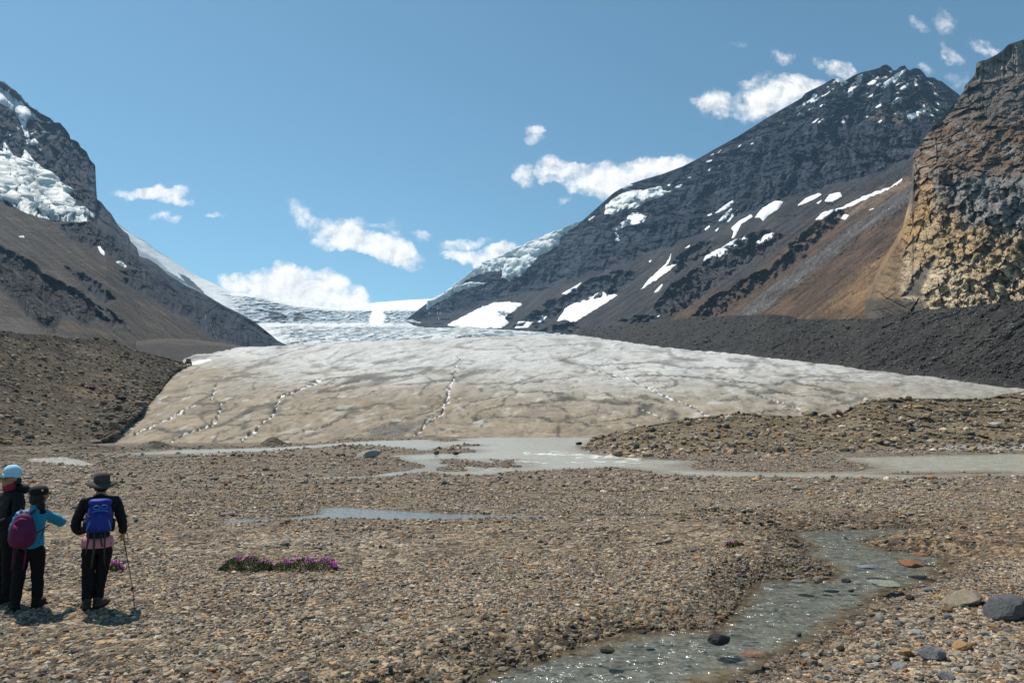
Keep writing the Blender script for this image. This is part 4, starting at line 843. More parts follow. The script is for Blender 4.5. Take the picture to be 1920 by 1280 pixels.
# ------------------------------------------------------------------ headwall, icefall, far snow
def build_icefall():
    us = np.linspace(212, 1090, 560)
    sk = [(212,412),(222,420),(250,440),(272,452),(295,470),(317,483),(340,500),(363,514),(399,530),(420,542),(433,548),(460,550),(481,553),(520,563),(555,570),(600,574),(640,577),(700,577),(790,577),(880,576),(1090,600)]
    A = wY(sk, [(212,2700),(400,3100),(640,3300),(880,3200)])
    B = wY([(212,520),(300,560),(400,590),(500,606),(600,610),(700,611),(800,611),(880,612)], [(212,2350),(400,2600),(640,2900),(790,2850),(880,2200),(1090,1600)])
    C = wY([(212,560),(300,600),(400,625),(500,630),(600,628),(700,626),(880,628)], [(212,2200),(400,2300),(640,2450),(780,2350),(880,1650),(1090,1330)])
    D = wY([(212,600),(300,640),(400,665),(1090,662)], [(212,1900),(400,1850),(770,1800),(880,1450),(1090,1180)])
    U, V, Y = loft([A, B, C, D], [0, .28, .5, 1], us, 150, 3); p = P(U, V, Y); x, y, z = [p[..., k].copy() for k in range(3)]
    top = interp_row(A, us)[0][None]
    wall = sst(V-top, 2, 9)*sst(608+3*fbm(U/20, V/20, 0, 2)-V, -2, 6)*sst(U, 400, 470); ifall = sst(V, 606, 616)*sst(U-.0*V, 455, 560)
    smooth_ = sst(poly_sd(U+4*fbm(U/12, V/12, 0, 2), V, [(697,580),(718,579),(722,590),(719,612),(694,612),(693,595)]), -2, 4)
    wall *= 1-smooth_
    fI, vI, eI = facets(x/26, z/13, 11); ch = ridged(x/34+.5*fbm(x/60, z/30, 0, 2), z/22, y/120, 3)
    d = wall*(ch*20+fI*22+fbm(x/14, z/10, y/30, 3)*10)+ifall*(fI*22+ridged(x/26, z/9, y/40, 3)*22+fbm(x/9, z/6, y/20, 2)*12)+(1-wall)*(1-ifall)*fbm(x/120, z/60, y/150, 3)*14
    p = P(U, V, Y+d*sst(V-top, -1, 5))
    c = np.ones(p.shape)*np.array([.78, .78, .77])
    c = mixcol(c, (.24, .31, .36), wall*(.45+.55*sst(ch, 0, .6))); c = mixcol(c, (.10, .155, .175), ifall*(.3+.7*sst(fbm(x/26, z/9, y/40, 3)+.3*vI, -.2, .3)))
    c = mixcol(c, (.50, .49, .47), sst(fbm(U/30, V/5, 5, 3), .12, .4)*(1-ifall)*.5)
    for k, pl in enumerate([[(503,592),(505,583),(520,585),(538,592),(540,600),(525,602),(510,600)], [(550,603),(553,588),(562,585),(573,593),(568,598),(558,604)], [(300,500),(322,520),(350,535),(372,545),(385,555),(380,545),(360,527),(345,520),(350,530),(330,518)], [(335,512),(352,520),(372,540),(383,552),(370,548),(350,532)]]):
        s = poly_sd(U+3*fbm(U/8, V/8, k, 3), V+2*fbm(U/8, V/8, 4+k, 3), pl); c = mixcol(c, (.03, .035, .045), sst(s, -1.5, 1.0))
    c = mixcol(c, (.20, .26, .30), sst(poly_sd(U+3*fbm(U/8, V/8, 2, 3), V, [(240,455),(270,472),(300,490),(330,520),(400,560),(380,562),(330,535),(290,505),(255,480)]), -2, 3)*.7)
    c = mixcol(c, (.80, .80, .79), smooth_)
    q = back_rows(p, 4, 500, .3); o = grid_obj('icefall', q, extend(np.clip(c, .02, .9), 4), M_icefall, False); meta(o, kind='structure')
    o['label'] = 'broken blue white icefall under a snowy headwall at the head of the valley'
    us = np.linspace(560, 900, 120); A = wY([(560,584),(640,577),(680,570),(729,565),(770,562),(811,560),(900,556)], [(560,4100),(900,4300)]); B = wY([(560,600),(900,600)], [(560,3500),(900,3500)])
    U, V, Y = loft([A, B], [0, 1], us, 24, 0); p = P(U, V, Y); c = np.ones(p.shape)*.82
    o = grid_obj('snow_dome', back_rows(p, 3, 400, .2), extend(c, 3), M_snow, True); meta(o, kind='structure'); o['label'] = 'smooth white snow dome on the skyline above the icefall'
build_icefall()

# ------------------------------------------------------------------ haze
def build_haze():
    x0, x1, y0, y1, z0, z1 = -4900, 4900, -1000, 5700, -4.4, 1700
    v = np.array([(x, y, z) for z in (z0, z1) for y in (y0, y1) for x in (x0, x1)], float)
    f = np.array([[0, 2, 3, 1], [4, 5, 7, 6], [0, 1, 5, 4], [2, 6, 7, 3], [0, 4, 6, 2], [1, 3, 7, 5]])
    m = bpy.data.materials.new('haze_air'); m.use_nodes = True; t = NT(m.node_tree); out = t.n('ShaderNodeOutputMaterial')
    pv = t.n('ShaderNodeVolumePrincipled'); pv.inputs['Color'].default_value = (.42, .69, 1, 1); pv.inputs['Density'].default_value = .000043; pv.inputs['Anisotropy'].default_value = .2
    t.l(pv.outputs[0], out.inputs['Volume'])
    meta(link('haze', raw_mesh('haze', v, f, m)), kind='stuff')
build_haze()
# ------------------------------------------------------------------ stones
def ico(sub):
    bm = bmesh.new(); bmesh.ops.create_icosphere(bm, subdivisions=sub, radius=1)
    v = np.array([q.co[:] for q in bm.verts]); f = np.array([[w.index for w in q.verts] for q in bm.faces]); bm.free(); return v, f
OCT = (np.array([[1,0,0],[0,1,0],[-1,0,0],[0,-1,0],[0,0,1],[0,0,-1]], float), np.array([[0,1,4],[1,2,4],[2,3,4],[3,0,4],[1,0,5],[2,1,5],[3,2,5],[0,3,5]]))
ICO1 = ico(1); ICO2 = ico(2)
def stone_shapes(base, n, jag, cuts=0, seed=0):
    r = np.random.default_rng(seed); out = []
    for _ in range(n):
        v = base[0].copy()*(1+r.uniform(-jag, jag, (len(base[0]), 1)))
        for _c in range(cuts):                                 # plane cuts give flat broken faces
            nn = r.normal(size=3); nn /= np.linalg.norm(nn); d = r.uniform(.5, .8)
            k = v@nn-d; v = np.where((k > 0)[:, None], v-np.outer(k, nn), v)
        out.append(v)
    return out
PAL = np.array([[.23,.20,.175],[.17,.15,.13],[.27,.215,.155],[.30,.265,.22],[.065,.06,.056],[.10,.088,.078],[.24,.13,.065],[.37,.335,.29],[.15,.155,.16],[.21,.20,.19],[.19,.14,.095],[.30,.20,.11]])
PW = np.array([.19,.15,.12,.10,.09,.09,.045,.045,.07,.04,.055,.015]); PW = PW/PW.sum()
def stone_colors(n, r):
    return PAL[r.choice(len(PAL), n, p=PW)]*r.uniform(.75, 1.65, (n, 1))*np.array([1.08, .98, .85])
def scatter_mesh(name, pos, size, colr, base, shapes, mat, flat=.55, kind='stuff', r=RNG, sink=.25, tilt=.3, up=None):
    n = len(pos); nv = len(base[0]); V = np.empty((n, nv, 3)); idx = r.integers(0, len(shapes), n); sh = np.array(shapes)
    sc = np.stack([size*r.uniform(.8, 1.35, n), size*r.uniform(.6, 1.0, n), size*flat*r.uniform(.55, 1.35, n)], -1)/2
    v = sh[idx]*sc[:, None, :]
    a = r.uniform(0, 2*np.pi, n); tx = r.normal(0, tilt, n); ct, st = np.cos(tx)[:, None], np.sin(tx)[:, None]
    y, z = v[..., 1]*ct-v[..., 2]*st, v[..., 1]*st+v[..., 2]*ct; v = np.stack([v[..., 0], y, z], -1)
    ca, sa = np.cos(a)[:, None], np.sin(a)[:, None]
    v = np.stack([v[..., 0]*ca-v[..., 1]*sa, v[..., 0]*sa+v[..., 1]*ca, v[..., 2]], -1)
    v += pos[:, None, :]; v[..., 2] += (sc[:, 2]*(1-2*sink))[:, None]
    f = (base[1][None]+(np.arange(n)*nv)[:, None, None]).reshape(-1, 3)
    me = raw_mesh(name, v.reshape(-1, 3), f, mat, np.repeat(colr, nv, 0), False); o = link(name, me); meta(o, kind=kind); return o
M_stone = terrain_mat('stone', 6, 60, .22, .004, 90, .8, .35)
M_rubble = terrain_mat('rubble_stone', 1, 8, .2, .05, 6, .9, .2)
def gravel():
    r = np.random.default_rng(21)
    SO = stone_shapes(OCT, 24, .35, 0, 1); S1 = stone_shapes(ICO1, 24, .16, 2, 2)
    def field(n, y0, y1, med, sg, mx, p=1.0, ulim=(-140, 2060)):
        q = r.uniform(0, 1, n)**p
        Y = np.sqrt(y0*y0+(y1*y1-y0*y0)*q); u = r.uniform(*ulim, n); x = (u-960)/F*Y*1.01
        # clumps: coarser and finer sheets of gravel
        cl = fbm(x/1.4, Y/1.0, 4, 3)+1.2*fbm(x/5, Y/2.4, 9, 3)
        keep = r.uniform(-.62, .10, n) < cl
        x, Y, cl = x[keep], Y[keep], cl[keep]; sz = np.clip(med*np.exp(r.normal(0, sg, len(x)))*(1+.5*cl), med*.45, mx)
        ss = np.full(x.shape, -9.); k = Y < 22; ss[k] = sd_stream(x[k], Y[k]); k = (Y > 12) & (Y < 26); ss[k] = np.maximum(ss[k], sd_rill(x[k], Y[k])+.1); k = Y > 30; ss[k] = np.maximum(ss[k], sd_river(x[k], Y[k]))
        ok = (ss < .0) | (r.uniform(0, 1, len(x)) < .012*(ss < .4)); x, Y, sz = x[ok], Y[ok], sz[ok]
        z = H(x, Y); q = np.stack([x, Y, z], -1); pu, pv = to_px(q); k = (poly_sd(pu, pv, SILT) < 0) & (poly_sd(pu, pv, SILT2) < 0) & ~((Y > 60) & (z < RIV-.1)); return q[k], sz[k]
    for (n, y0, y1, med, sg, mx, base, sh, p, fl) in ((85000, 4.9, 12.8, .031, .42, .07, OCT, SO, .85, .6), (17000, 4.9, 13, .052, .36, .10, ICO1, S1, .85, .55),
                                                  (52000, 12, 27, .055, .42, .12, OCT, SO, .75, .6), (6000, 12, 30, .10, .33, .2, ICO1, S1, .7, .55),
                                                  (30000, 26, 60, .12, .42, .32, OCT, SO, .8, .6), (900, 28, 62, .24, .33, .5, ICO1, S1, .8, .6), (14000, 58, 118, .26, .4, .7, OCT, SO, .8, .6)):
        pos, sz = field(n, y0, y1, med, sg, mx, p)
        sc_ = stone_colors(len(pos), r); k = pos[:, 1] < 22
        if k.any(): sc_[k] *= lerp(1, .52, sst(sd_stream(pos[k, 0], pos[k, 1])+.5*fbm(pos[k, 0]/1.3, pos[k, 1]/.9, 3, 3), -1.2, -.1))[:, None]
        scatter_mesh('gravel', pos, sz, sc_, base, sh, M_stone, fl, r=r, sink=.22, tilt=.22)
    # coarser cobbles along the right bank
    n = 2300; u = r.uniform(1400, 2060, n); v = r.uniform(1090, 1400, n); Y = (0-CAMZ)/vslope(v); x = (u-960)/F*Y
    ok = (sd_stream(x, Y) < -.15) & (u > 1560-(v-1150)*1.0) & (r.uniform(0, 1, n) < .4+.6*sst(v, 1120, 1260)); x, Y = x[ok], Y[ok]
    sz = np.clip(.045*np.exp(r.normal(0, .35, len(x))), .03, .085)
    scatter_mesh('gravel', np.stack([x, Y, H(x, Y)], -1), sz, stone_colors(len(x), r), ICO1, S1, M_stone, .6, r=r, sink=.2)
    # wet cobbles at the edges of the stream
    n = 9000; u = r.uniform(860, 1830, n); v = r.uniform(985, 1300, n); Y = (STR-CAMZ)/vslope(v); x = (u-960)/F*Y; s = sd_stream(x, Y)
    ok = (s > -.35) & (s < .10) & (r.uniform(0, 1, n) < .55); x, Y = x[ok], Y[ok]
    scatter_mesh('gravel', np.stack([x, Y, H(x, Y)], -1), np.clip(.045*np.exp(r.normal(0, .4, len(x))), .02, .11), stone_colors(len(x), r)*.55, ICO1, S1, M_stone, .55, r=r, sink=.15)
gravel()
def scatter_on(name, grid, n, med, sg, mx, colf, label, seed, mask=None, bias=None):
    r = np.random.default_rng(seed); nv, nu = grid.shape[:2]; i = r.uniform(0, nv-1.01, n); j = r.uniform(0, nu-1.01, n)
    if bias: i = (nv-1.01)*r.uniform(0, 1, n)**bias
    i0, j0 = i.astype(int), j.astype(int); fi, fj = (i-i0)[:, None], (j-j0)[:, None]
    p = (grid[i0, j0]*(1-fi)*(1-fj)+grid[i0+1, j0]*fi*(1-fj)+grid[i0, j0+1]*(1-fi)*fj+grid[i0+1, j0+1]*fi*fj)
    if mask is not None: u, v = to_px(p); k = mask(u, v, r); p = p[k]
    sz = np.clip(med*np.exp(r.normal(0, sg, len(p))), med*.4, mx)*(p[:, 1]/100)**.5
    o = scatter_mesh(name, p, sz, colf(len(p), r), ICO1, stone_shapes(ICO1, 16, .2, 2, seed), M_rubble, .65, r=r, sink=.2); o['label'] = label
# ------------------------------------------------------------------ single stones that stand out
def boulder(u, v, w, h, colr, label, group=None, rot=0, seed=0, flat=None, cuts=5, wet=False, on=None, deep=.8, name='boulder', cat='boulder', sinkf=.18):
    """u, v: where its foot stands; w, h: its size in the photograph"""
    if on is None: p = ground_at(u, v)
    else: p = on
    scale = p[1]/F*1.01; W_, H_ = w*scale, h*scale
    r = np.random.default_rng(seed+5); b = ICO2 if w < 30 else ICO3
    vv = b[0].copy(); nz = fbm(vv[:, 0]*1.1+seed, vv[:, 1]*1.1, vv[:, 2]*1.1, 3); vv *= (1+.28*nz)[:, None]
    for _ in range(cuts):
        nn = r.normal(size=3); nn[2] = abs(nn[2]); nn /= np.linalg.norm(nn); d = r.uniform(.55, .82); k = vv@nn-d; vv = np.where((k > 0)[:, None], vv-np.outer(k, nn)*.95, vv)
    vv *= (1+.03*fbm(vv[:, 0]*5, vv[:, 1]*5, vv[:, 2]*5+seed, 2))[:, None]
    vv *= np.array([W_/2, W_/2*deep, H_/2])/np.abs(vv).max(0)
    c, s_ = math.cos(math.radians(rot)), math.sin(math.radians(rot)); x, z = vv[:, 0]*c-vv[:, 2]*s_, vv[:, 0]*s_+vv[:, 2]*c
    vv = np.stack([x, vv[:, 1], z], -1)
    cc = np.ones(vv.shape)*np.array(colr); n2 = fbm(vv[:, 0]/W_*6, vv[:, 1]/W_*6, vv[:, 2]/W_*10, 3); cc *= (1+.35*n2)[:, None]
    o = link(name, raw_mesh(name, vv, b[1], M_boulder, cc, False)); o.location = (p[0], p[1]+W_*.3, p[2]+H_*(.5-sinkf))
    meta(o, label, cat, group); return o
ICO3 = ico(3); M_boulder = terrain_mat('boulder_stone', 18, 90, .5, .02, 40, .8, .3)
BL = [(1906,1166,78,46,(.095,.095,.10),'big grey speckled boulder half buried at the right end of the bank',18,3),
 (1820,1138,72,23,(.20,.165,.12),'long tan flat boulder lying beside the big grey boulder',16,4),
 (1717,1064,42,13,(.20,.095,.05),'rust brown rounded rock standing out of the upper pool of the stream',-4,5),
 (1672,1102,58,12,(.21,.225,.175),'long pale green slab across the step of the stream',-4,6),
 (1637,1067,36,7,(.16,.17,.19),'thin blue grey slab at the lip of the upper pool',0,7),
 (1352,1208,38,20,(.035,.034,.036),'black wet pointed rock in the middle of the stream',8,8),
 (1140,1225,26,12,(.045,.04,.03),'small dark mossy rock in water near the left bank of the stream',0,9),
 (1758,1240,42,26,(.17,.165,.165),'grey squarish block among cobbles on the right bank',-4,10),
 (1702,1232,24,17,(.30,.17,.08),'orange block lying left of the grey squarish block',12,11),
 (1810,1220,38,15,(.28,.165,.075),'long orange tan stone lying right of the grey squarish block',20,12),
 (1782,1276,30,15,(.14,.145,.16),'blue grey wedge stone near the bottom edge, below the grey squarish block',0,13),
 (1415,1232,42,8,(.20,.115,.08),'flat red brown slab washed by the stream just below the black wet rock',0,14),
 (1536,1092,17,14,(.24,.20,.16),'small pointed tan stone on the row of stones across the stream',25,15),
 (1779,1148,18,14,(.24,.155,.085),'round brown cobble touching the tan flat boulder',0,16),
 (1709,1124,15,9,(.04,.037,.035),'black square stone near the water on the right bank',8,17),
 (1762,1121,17,5,(.33,.20,.07),'small bright orange flat pebble above the tan flat boulder',0,18),
 (1748,1110,20,9,(.13,.14,.15),'small grey stone at the tip of the right bank above the orange pebble',0,19),
 (1783,1162,15,13,(.15,.155,.165),'grey cobble between the tan flat boulder and its round brown neighbour',0,20),
 (1813,1168,26,6,(.30,.235,.15),'flat yellowish slab lying under the tan flat boulder',-6,21),
 (1797,1262,16,10,(.42,.40,.37),'white stone touching the blue grey wedge stone',10,22),
 (1822,1262,24,11,(.31,.26,.19),'cream flat stone right of the white stone at the bottom edge',12,23),
 (1649,1216,14,13,(.36,.38,.33),'pale green round pebble on the right bank below the pools',0,24),
 (1573,1220,26,14,(.24,.19,.125),'tan broken stone at the waterline on the right bank',30,25),
 (1728,1200,19,10,(.20,.20,.205),'light grey stone above the grey squarish block',0,26),
 (1722,1190,26,8,(.22,.225,.215),'long greyish white stone uphill of the orange block',12,27),
 (1690,1256,28,10,(.19,.2,.195),'long pale grey stone leaning below the orange block',25,28),
 (1500,1193,9,8,(.05,.05,.055),'small dark stone poking out of the glittering stream',0,29),
 (1205,1188,18,7,(.035,.033,.03),'dark stone on the left bank where the stream widens',0,30),
 (1060,1195,11,8,(.035,.033,.03),'small black stone on the dark gravel left of the stream',0,31),
 (1548,1086,26,6,(.14,.08,.055),'low red brown stone in the row of stones across the stream',0,32),
 (1590,1092,16,8,(.05,.048,.05),'dark stone in the row of stones beside the pale green slab',0,33),
 (1500,1093,26,6,(.13,.13,.14),'flat grey stone at the left end of the row across the stream',0,34),
 (1730,1042,24,5,(.20,.10,.055),'flat rusty stone at the far edge of the upper pool',0,35),
 (1340,1200,0,0,None,None,0,0),
 (687,858,44,14,(.25,.24,.21),'pale flat slab on the gravel bar near the river, left of the rapids',10,36),
 (642,856,9,7,(.05,.045,.04),'dark block on the gravel bar left of the pale flat slab',0,37),
 (434,855,10,6,(.045,.042,.038),'left one of two dark blocks beside the far channel',0,38),
 (449,856,10,6,(.045,.042,.038),'right one of two dark blocks beside the far channel',0,39),
 (818,851,11,7,(.06,.055,.05),'dark stone at the left end of the dark islet in the river',0,40),
 (854,852,12,6,(.05,.045,.042),'dark stone in front of the dark islet in the river',0,41),
 (1086,833,12,6,(.03,.03,.03),'small black rock in the river off the tip of the mound',0,42),
 (225,982,10,5,(.04,.036,.033),'dark stone lying on the gravel behind the trekking pole',0,43),
 (640,1214,13,9,(.05,.046,.04),'dark squarish stone alone on the dark gravel left of the stream bend',0,44),
 (455,1170,14,7,(.30,.25,.19),'cream stone on open gravel nearest below the larger flower patch',0,45)]
for k, (u, v, w, h, c, lab, rot, sd) in enumerate(BL):
    if c is None: continue
    boulder(u, v, w*1.08, h*1.15, c, lab, None, rot, sd, name='boulder' if w > 30 else 'stone', cat='boulder' if w > 30 else 'stone')
def on_mound(u, v):
    q = mound_p.reshape(-1, 3); pu, pv = to_px(q); return q[np.argmin((pu-u)**2+(pv-v)**2)]
for (u, v, w, h, c, lab, sd) in [(1530,779,13,10,(.035,.035,.035),'black boulder on the skyline notch of the mound',50), (1727,765,24,7,(.30,.20,.10),'flat tan slab on the upper slope of the mound',51),
    (1708,799,13,9,(.04,.04,.042),'black peaked boulder on the mound below the flat tan slab',52), (1610,806,24,9,(.06,.06,.062),'long dark boulder on the left slope of the mound',53),
    (1684,793,14,6,(.06,.06,.065),'dark boulder on the mound left of the black peaked boulder',54), (1812,788,14,8,(.09,.09,.10),'grey boulder on the right slope of the mound',55),
    (1885,772,14,6,(.42,.39,.36),'white boulder high on the right end of the mound',56), (1870,796,22,6,(.36,.35,.36),'pale slab with grey face on the right end of the mound',57),
    (1613,817,10,5,(.33,.25,.12),'small yellow stone on the mound below the long dark boulder',58), (1350,801,10,7,(.05,.045,.04),'dark stone on the crest of the mound left half',59),
    (1302,821,9,5,(.20,.19,.17),'grey stone in the dark band of the mound',60), (1325,845,14,6,(.38,.20,.09),'orange stone at the foot of the mound by the shore',61),
    (1186,831,7,7,(.36,.34,.30),'pale upright stone on the left nose of the mound',62), (1225,838,8,6,(.34,.32,.28),'pale stone at the foot of the left nose of the mound',63),
    (1292,849,16,7,(.24,.21,.17),'grey tan rock among the shore rocks below the mound',64), (1350,844,12,7,(.27,.25,.23),'light rock at the shore right of the orange stone',65),
    (1400,848,18,7,(.14,.125,.10),'brown rock pile at the shore of the mound, its right end',66), (1750,829,20,8,(.30,.24,.17),'tan broken slab at the foot of the mound near the grey rubble',67),
    (1735,823,12,8,(.05,.045,.04),'dark jagged rock beside the tan broken slab',68), (1386,774,6,6,(.03,.03,.03),'tiny black block sticking up from the mound skyline',69)]:
    p = on_mound(u, v); boulder(u, v, w, h, c, lab, None, 0, sd, on=p, sinkf=.1, name='boulder', cat='boulder')
# rest of the loose stones that show large: one object each, alike ones share a label
SHORT = {3: 'the big grey boulder', 4: 'the long tan boulder', 5: 'the rust brown pool rock', 6: 'the pale green slab', 7: 'the thin blue grey slab', 8: 'the black wet rock', 9: 'the dark mossy rock', 10: 'the grey squarish block', 11: 'the orange block',
         12: 'the long orange tan stone', 13: 'the blue grey wedge stone', 14: 'the red brown slab', 17: 'the black square stone', 25: 'the tan waterline stone', 27: 'the greyish white long stone', 28: 'the leaning pale grey stone', 30: 'the dark bank stone', 44: 'the lone dark squarish stone', 45: 'the cream stone', 16: 'the round brown cobble', 18: 'the bright orange pebble'}
def loose():
    r = np.random.default_rng(5); n = 0; kinds = []
    KC = {'grey': (.17, .165, .16), 'tan': (.27, .215, .155), 'dark': (.055, .05, .046), 'orange': (.27, .15, .075), 'pale': (.36, .34, .30)}
    regions = [('on the right bank of the stream', lambda: (r.uniform(1480, 1915), r.uniform(1140, 1276)), 105, (10, 22)),
               ('on the open gravel left of the stream', lambda: (r.uniform(20, 1100), r.uniform(1150, 1276)), 80, (9, 17)),
               ('on the gravel between the rivulet and the flowers', lambda: (r.uniform(300, 1400), r.uniform(985, 1140)), 45, (8, 12)),
               ('in or beside the upper pools of the stream', lambda: (r.uniform(1330, 1780), r.uniform(1000, 1110)), 22, (8, 15))]
    protos = {}; used = {}
    LM = [(bq[0], bq[1], sn) for bq, sn in ((bq, SHORT.get(bq[7])) for bq in BL) if sn]+[(182,1141,'the boots of the person in the hat'),(54,1141,'the boots of the turquoise jacket person'),(253,1107,'the pole tip'),(462,1069,'the green willowherb clump'),(572,1068,'the thin willowherb patch'),(1378,1024,'the low reddish plant'),(735,965,'the wide part of the rivulet'),(1100,967,'the thin part of the rivulet'),(1040,1225,'the stream inlet at the left bank'),(900,1262,'the stream edge at the picture bottom'),(1400,1095,'the stream corner'),(1700,995,'the uppermost water of the stream'),(1470,1240,'the lower right shore of the stream')]
    for reg, f, cnt, (a, b) in regions:
        for i in range(cnt):
            for _t in range(40):
                u, v = f(); Y0 = float((-.1-CAMZ)/vslope(v)); x0 = (u-960)/F*Y0; s = float(sd_stream(np.array([x0]), np.array([Y0]))[0])
                ok = (s < -.12) if 'pools' not in reg else (-.5 < s < .25)
                if ok and not any(abs(u-bq[0]) < (bq[2]+14) and abs(v-bq[1]) < 16 for bq in BL) and not (u < 300 and v < 1165): break
            w = r.uniform(a, b)*(.8+.4*r.random()); kc = r.choice(list(KC), p=[.34, .26, .16, .09, .15])
            if 'pools' in reg and kc == 'pale': kc = 'dark'
            flat = r.random() < .5; sh = 'flat' if flat else 'blocky'
            nm = 'stone'
            lu, lv, ln = min(LM, key=lambda q: (q[0]-u)**2+(2.2*(q[1]-v))**2); du, dv = u-lu, v-lv; dist = math.hypot(du, dv)
            dr = ('right of' if du > 0 else 'left of') if abs(du) > 1.6*abs(dv) else (('below' if dv > 0 else 'above') if abs(dv) > 1.6*abs(du) else ('below' if dv > 0 else 'above')+' and '+('right of' if du > 0 else 'left of'))
            nr = 'just' if dist < 55 else ('a little' if dist < 130 else 'well'); lab = f'{kc} {sh} stone {nr} {dr} {ln}'
            if lab in used: lab = f"{'smaller' if w < used[lab] else 'larger'} {lab}"
            if lab in used: lab = lab.replace(' stone ', ' cobble ').replace('a little ', '')
            if len(lab.split()) > 16: lab = lab.replace('a little ', '').replace('well ', '').replace(' and ', ' ')
            used[lab] = w; key = (kc, sh, int(r.integers(0, 3)))
            c = np.array(KC[kc])*(.7 if 'pools' in reg else 1)
            p = ground_at(u, v); W_ = w*p[1]/F
            if key not in protos:
                bse = ICO1 if False else ICO2; vv = stone_shapes(bse, 1, .05, 6, 100+len(protos))[0]; vv *= np.array([.5, .38, .17 if flat else .30])
                cc = np.ones(vv.shape)*np.array(KC[kc]); protos[key] = raw_mesh('stone', vv, bse[1], M_boulder, cc, False)
            o = link(nm, protos[key]); o.location = (p[0], p[1], p[2]+W_*(.06 if flat else .14)); o.scale = (W_,)*3; o.rotation_euler = (r.normal(0, .2), r.normal(0, .2), r.uniform(0, 6.28))
            meta(o, lab, 'stone', 'loose stones '+reg)
loose()
scatter_on('mound_rubble', mound_p, 2600, .34, .5, 1.3, lambda n, r: stone_colors(n, r), 'loose rubble strewn over the mound', 31)
scatter_on('shore_rubble', mound_p, 1500, .42, .5, 1.6, lambda n, r: stone_colors(n, r)*1.05, 'rubble at the foot of the mound', 32, bias=3.2)
scatter_on('slope_rubble', slope_p, 5200, .32, .55, 1.6, lambda n, r: stone_colors(n, r)*.8, 'rubble strewn over the left slope', 33, mask=lambda u, v, r: (u > -60))
scatter_on('slope_rubble', slope_p, 2600, .6, .5, 2.6, lambda n, r: stone_colors(n, r)*.42, 'dark blocks along the left edge of the ice', 34, bias=3.5, mask=lambda u, v, r: (u > 170) & (r.uniform(0, 1, len(u)) < .8))
scatter_on('bank_rubble', bank_p, 900, .16, .5, .5, lambda n, r: stone_colors(n, r)*.8, 'stones on the low till bank', 35)
scatter_on('moraine_rubble', moraine_p, 2600, .55, .45, 2.2, lambda n, r: (.06+.5*(stone_colors(n, r)-.06))*.6, 'blocks strewn over the dark moraine', 36)

# ------------------------------------------------------------------ small builders
def skin_body(name, joints, edges, mat, root=0, sub=2, parent=None):
    bm = bmesh.new(); L = bm.verts.layers.skin.verify(); vs = []
    for k, (x, y, z, rr) in enumerate(joints):
        v = bm.verts.new((x, y, z)); vs.append(v); rx = rr if isinstance(rr, tuple) else (rr, rr); v[L].radius = rx; v[L].use_root = (k == root)
    for a, b in edges: bm.edges.new((vs[a], vs[b]))
    me = bpy.data.meshes.new(name); bm.to_mesh(me); bm.free(); o = bpy.data.objects.new(name, me); COL.objects.link(o)
    sm = o.modifiers.new('skin', 'SKIN'); sm.use_smooth_shade = True; ss = o.modifiers.new('sub', 'SUBSURF'); ss.levels = sub; ss.render_levels = sub
    dg = bpy.context.evaluated_depsgraph_get(); m2 = bpy.data.meshes.new_from_object(o.evaluated_get(dg)); m2.name = name
    bpy.data.objects.remove(o); bpy.data.meshes.remove(me)
    m2.materials.clear(); m2.materials.append(mat)
    if name in ('trousers', 'jacket', 'trouser_seat'):          # folds in the cloth
        n = len(m2.vertices); c = np.empty(n*3, np.float32); m2.vertices.foreach_get('co', c); c = c.reshape(-1, 3).astype(float); q = np.empty(n*3, np.float32); m2.vertices.foreach_get('normal', q); q = q.reshape(-1, 3)
        f = ridged(c[:, 0]*7+c[:, 2]*3, c[:, 1]*7, c[:, 2]*(11 if name == 'jacket' else 7), 3); c += q*((f-.5)*(.016 if name == 'jacket' else .014))[:, None]
        m2.vertices.foreach_set('co', c.astype(np.float32).ravel()); m2.update()
    o2 = link(name, m2, parent); return o2
def chain(n, start=0): return [(start+i, start+i+1) for i in range(n-1)]
def tube(name, pts, rad, mat, parent=None, seg=8, flat=1.0):
    pts = [Vector(p) for p in pts]; n = len(pts); rad = rad if isinstance(rad, (list, tuple)) else [rad]*n
    V = []; 
    for i, p in enumerate(pts):
        d = (pts[min(i+1, n-1)]-pts[max(i-1, 0)]).normalized(); a = d.cross(Vector((0, 0, 1))); a = a.normalized() if a.length > .1 else Vector((1, 0, 0)); b = d.cross(a).normalized()
        for k in range(seg): t = 2*math.pi*k/seg; V.append(p+a*math.cos(t)*rad[i]+b*math.sin(t)*rad[i]*flat)
    Fc = [[i*seg+k, i*seg+(k+1) % seg, (i+1)*seg+(k+1) % seg, (i+1)*seg+k] for i in range(n-1) for k in range(seg)]
    me = bpy.data.meshes.new(name); me.from_pydata([tuple(v) for v in V], [], Fc+[list(range(seg))[::-1], [(n-1)*seg+k for k in range(seg)]])
    me.polygons.foreach_set('use_smooth', [True]*len(me.polygons)); me.materials.append(mat); me.update(); return link(name, me, parent)
def lump(name, c, r3, mat, parent=None, e=2.6, nz=0, rot=(0, 0, 0), sub=3, fn=None):
    """rounded box: superellipsoid"""
    v, f = ico(sub); k = (np.abs(v)**e).sum(1)**(-1/e); v = v*k[:, None]
    if nz: v = v*(1+nz*fbm(v[:, 0]*2.3+c[0], v[:, 1]*2.3, v[:, 2]*2.3, 3))[:, None]
    if fn: v = fn(v)
    v = v*np.array(r3); R = np.array(Matrix.Rotation(rot[2], 3, 'Z') @ Matrix.Rotation(rot[1], 3, 'Y') @ Matrix.Rotation(rot[0], 3, 'X')); v = v@R.T+np.array(c)
    return link(name, raw_mesh(name, v, f, mat, None, True), parent)
def empty(name, loc, rz=0): 
    o = bpy.data.objects.new(name, None); COL.objects.link(o); o.location = loc; o.rotation_euler = (0, 0, rz); return o
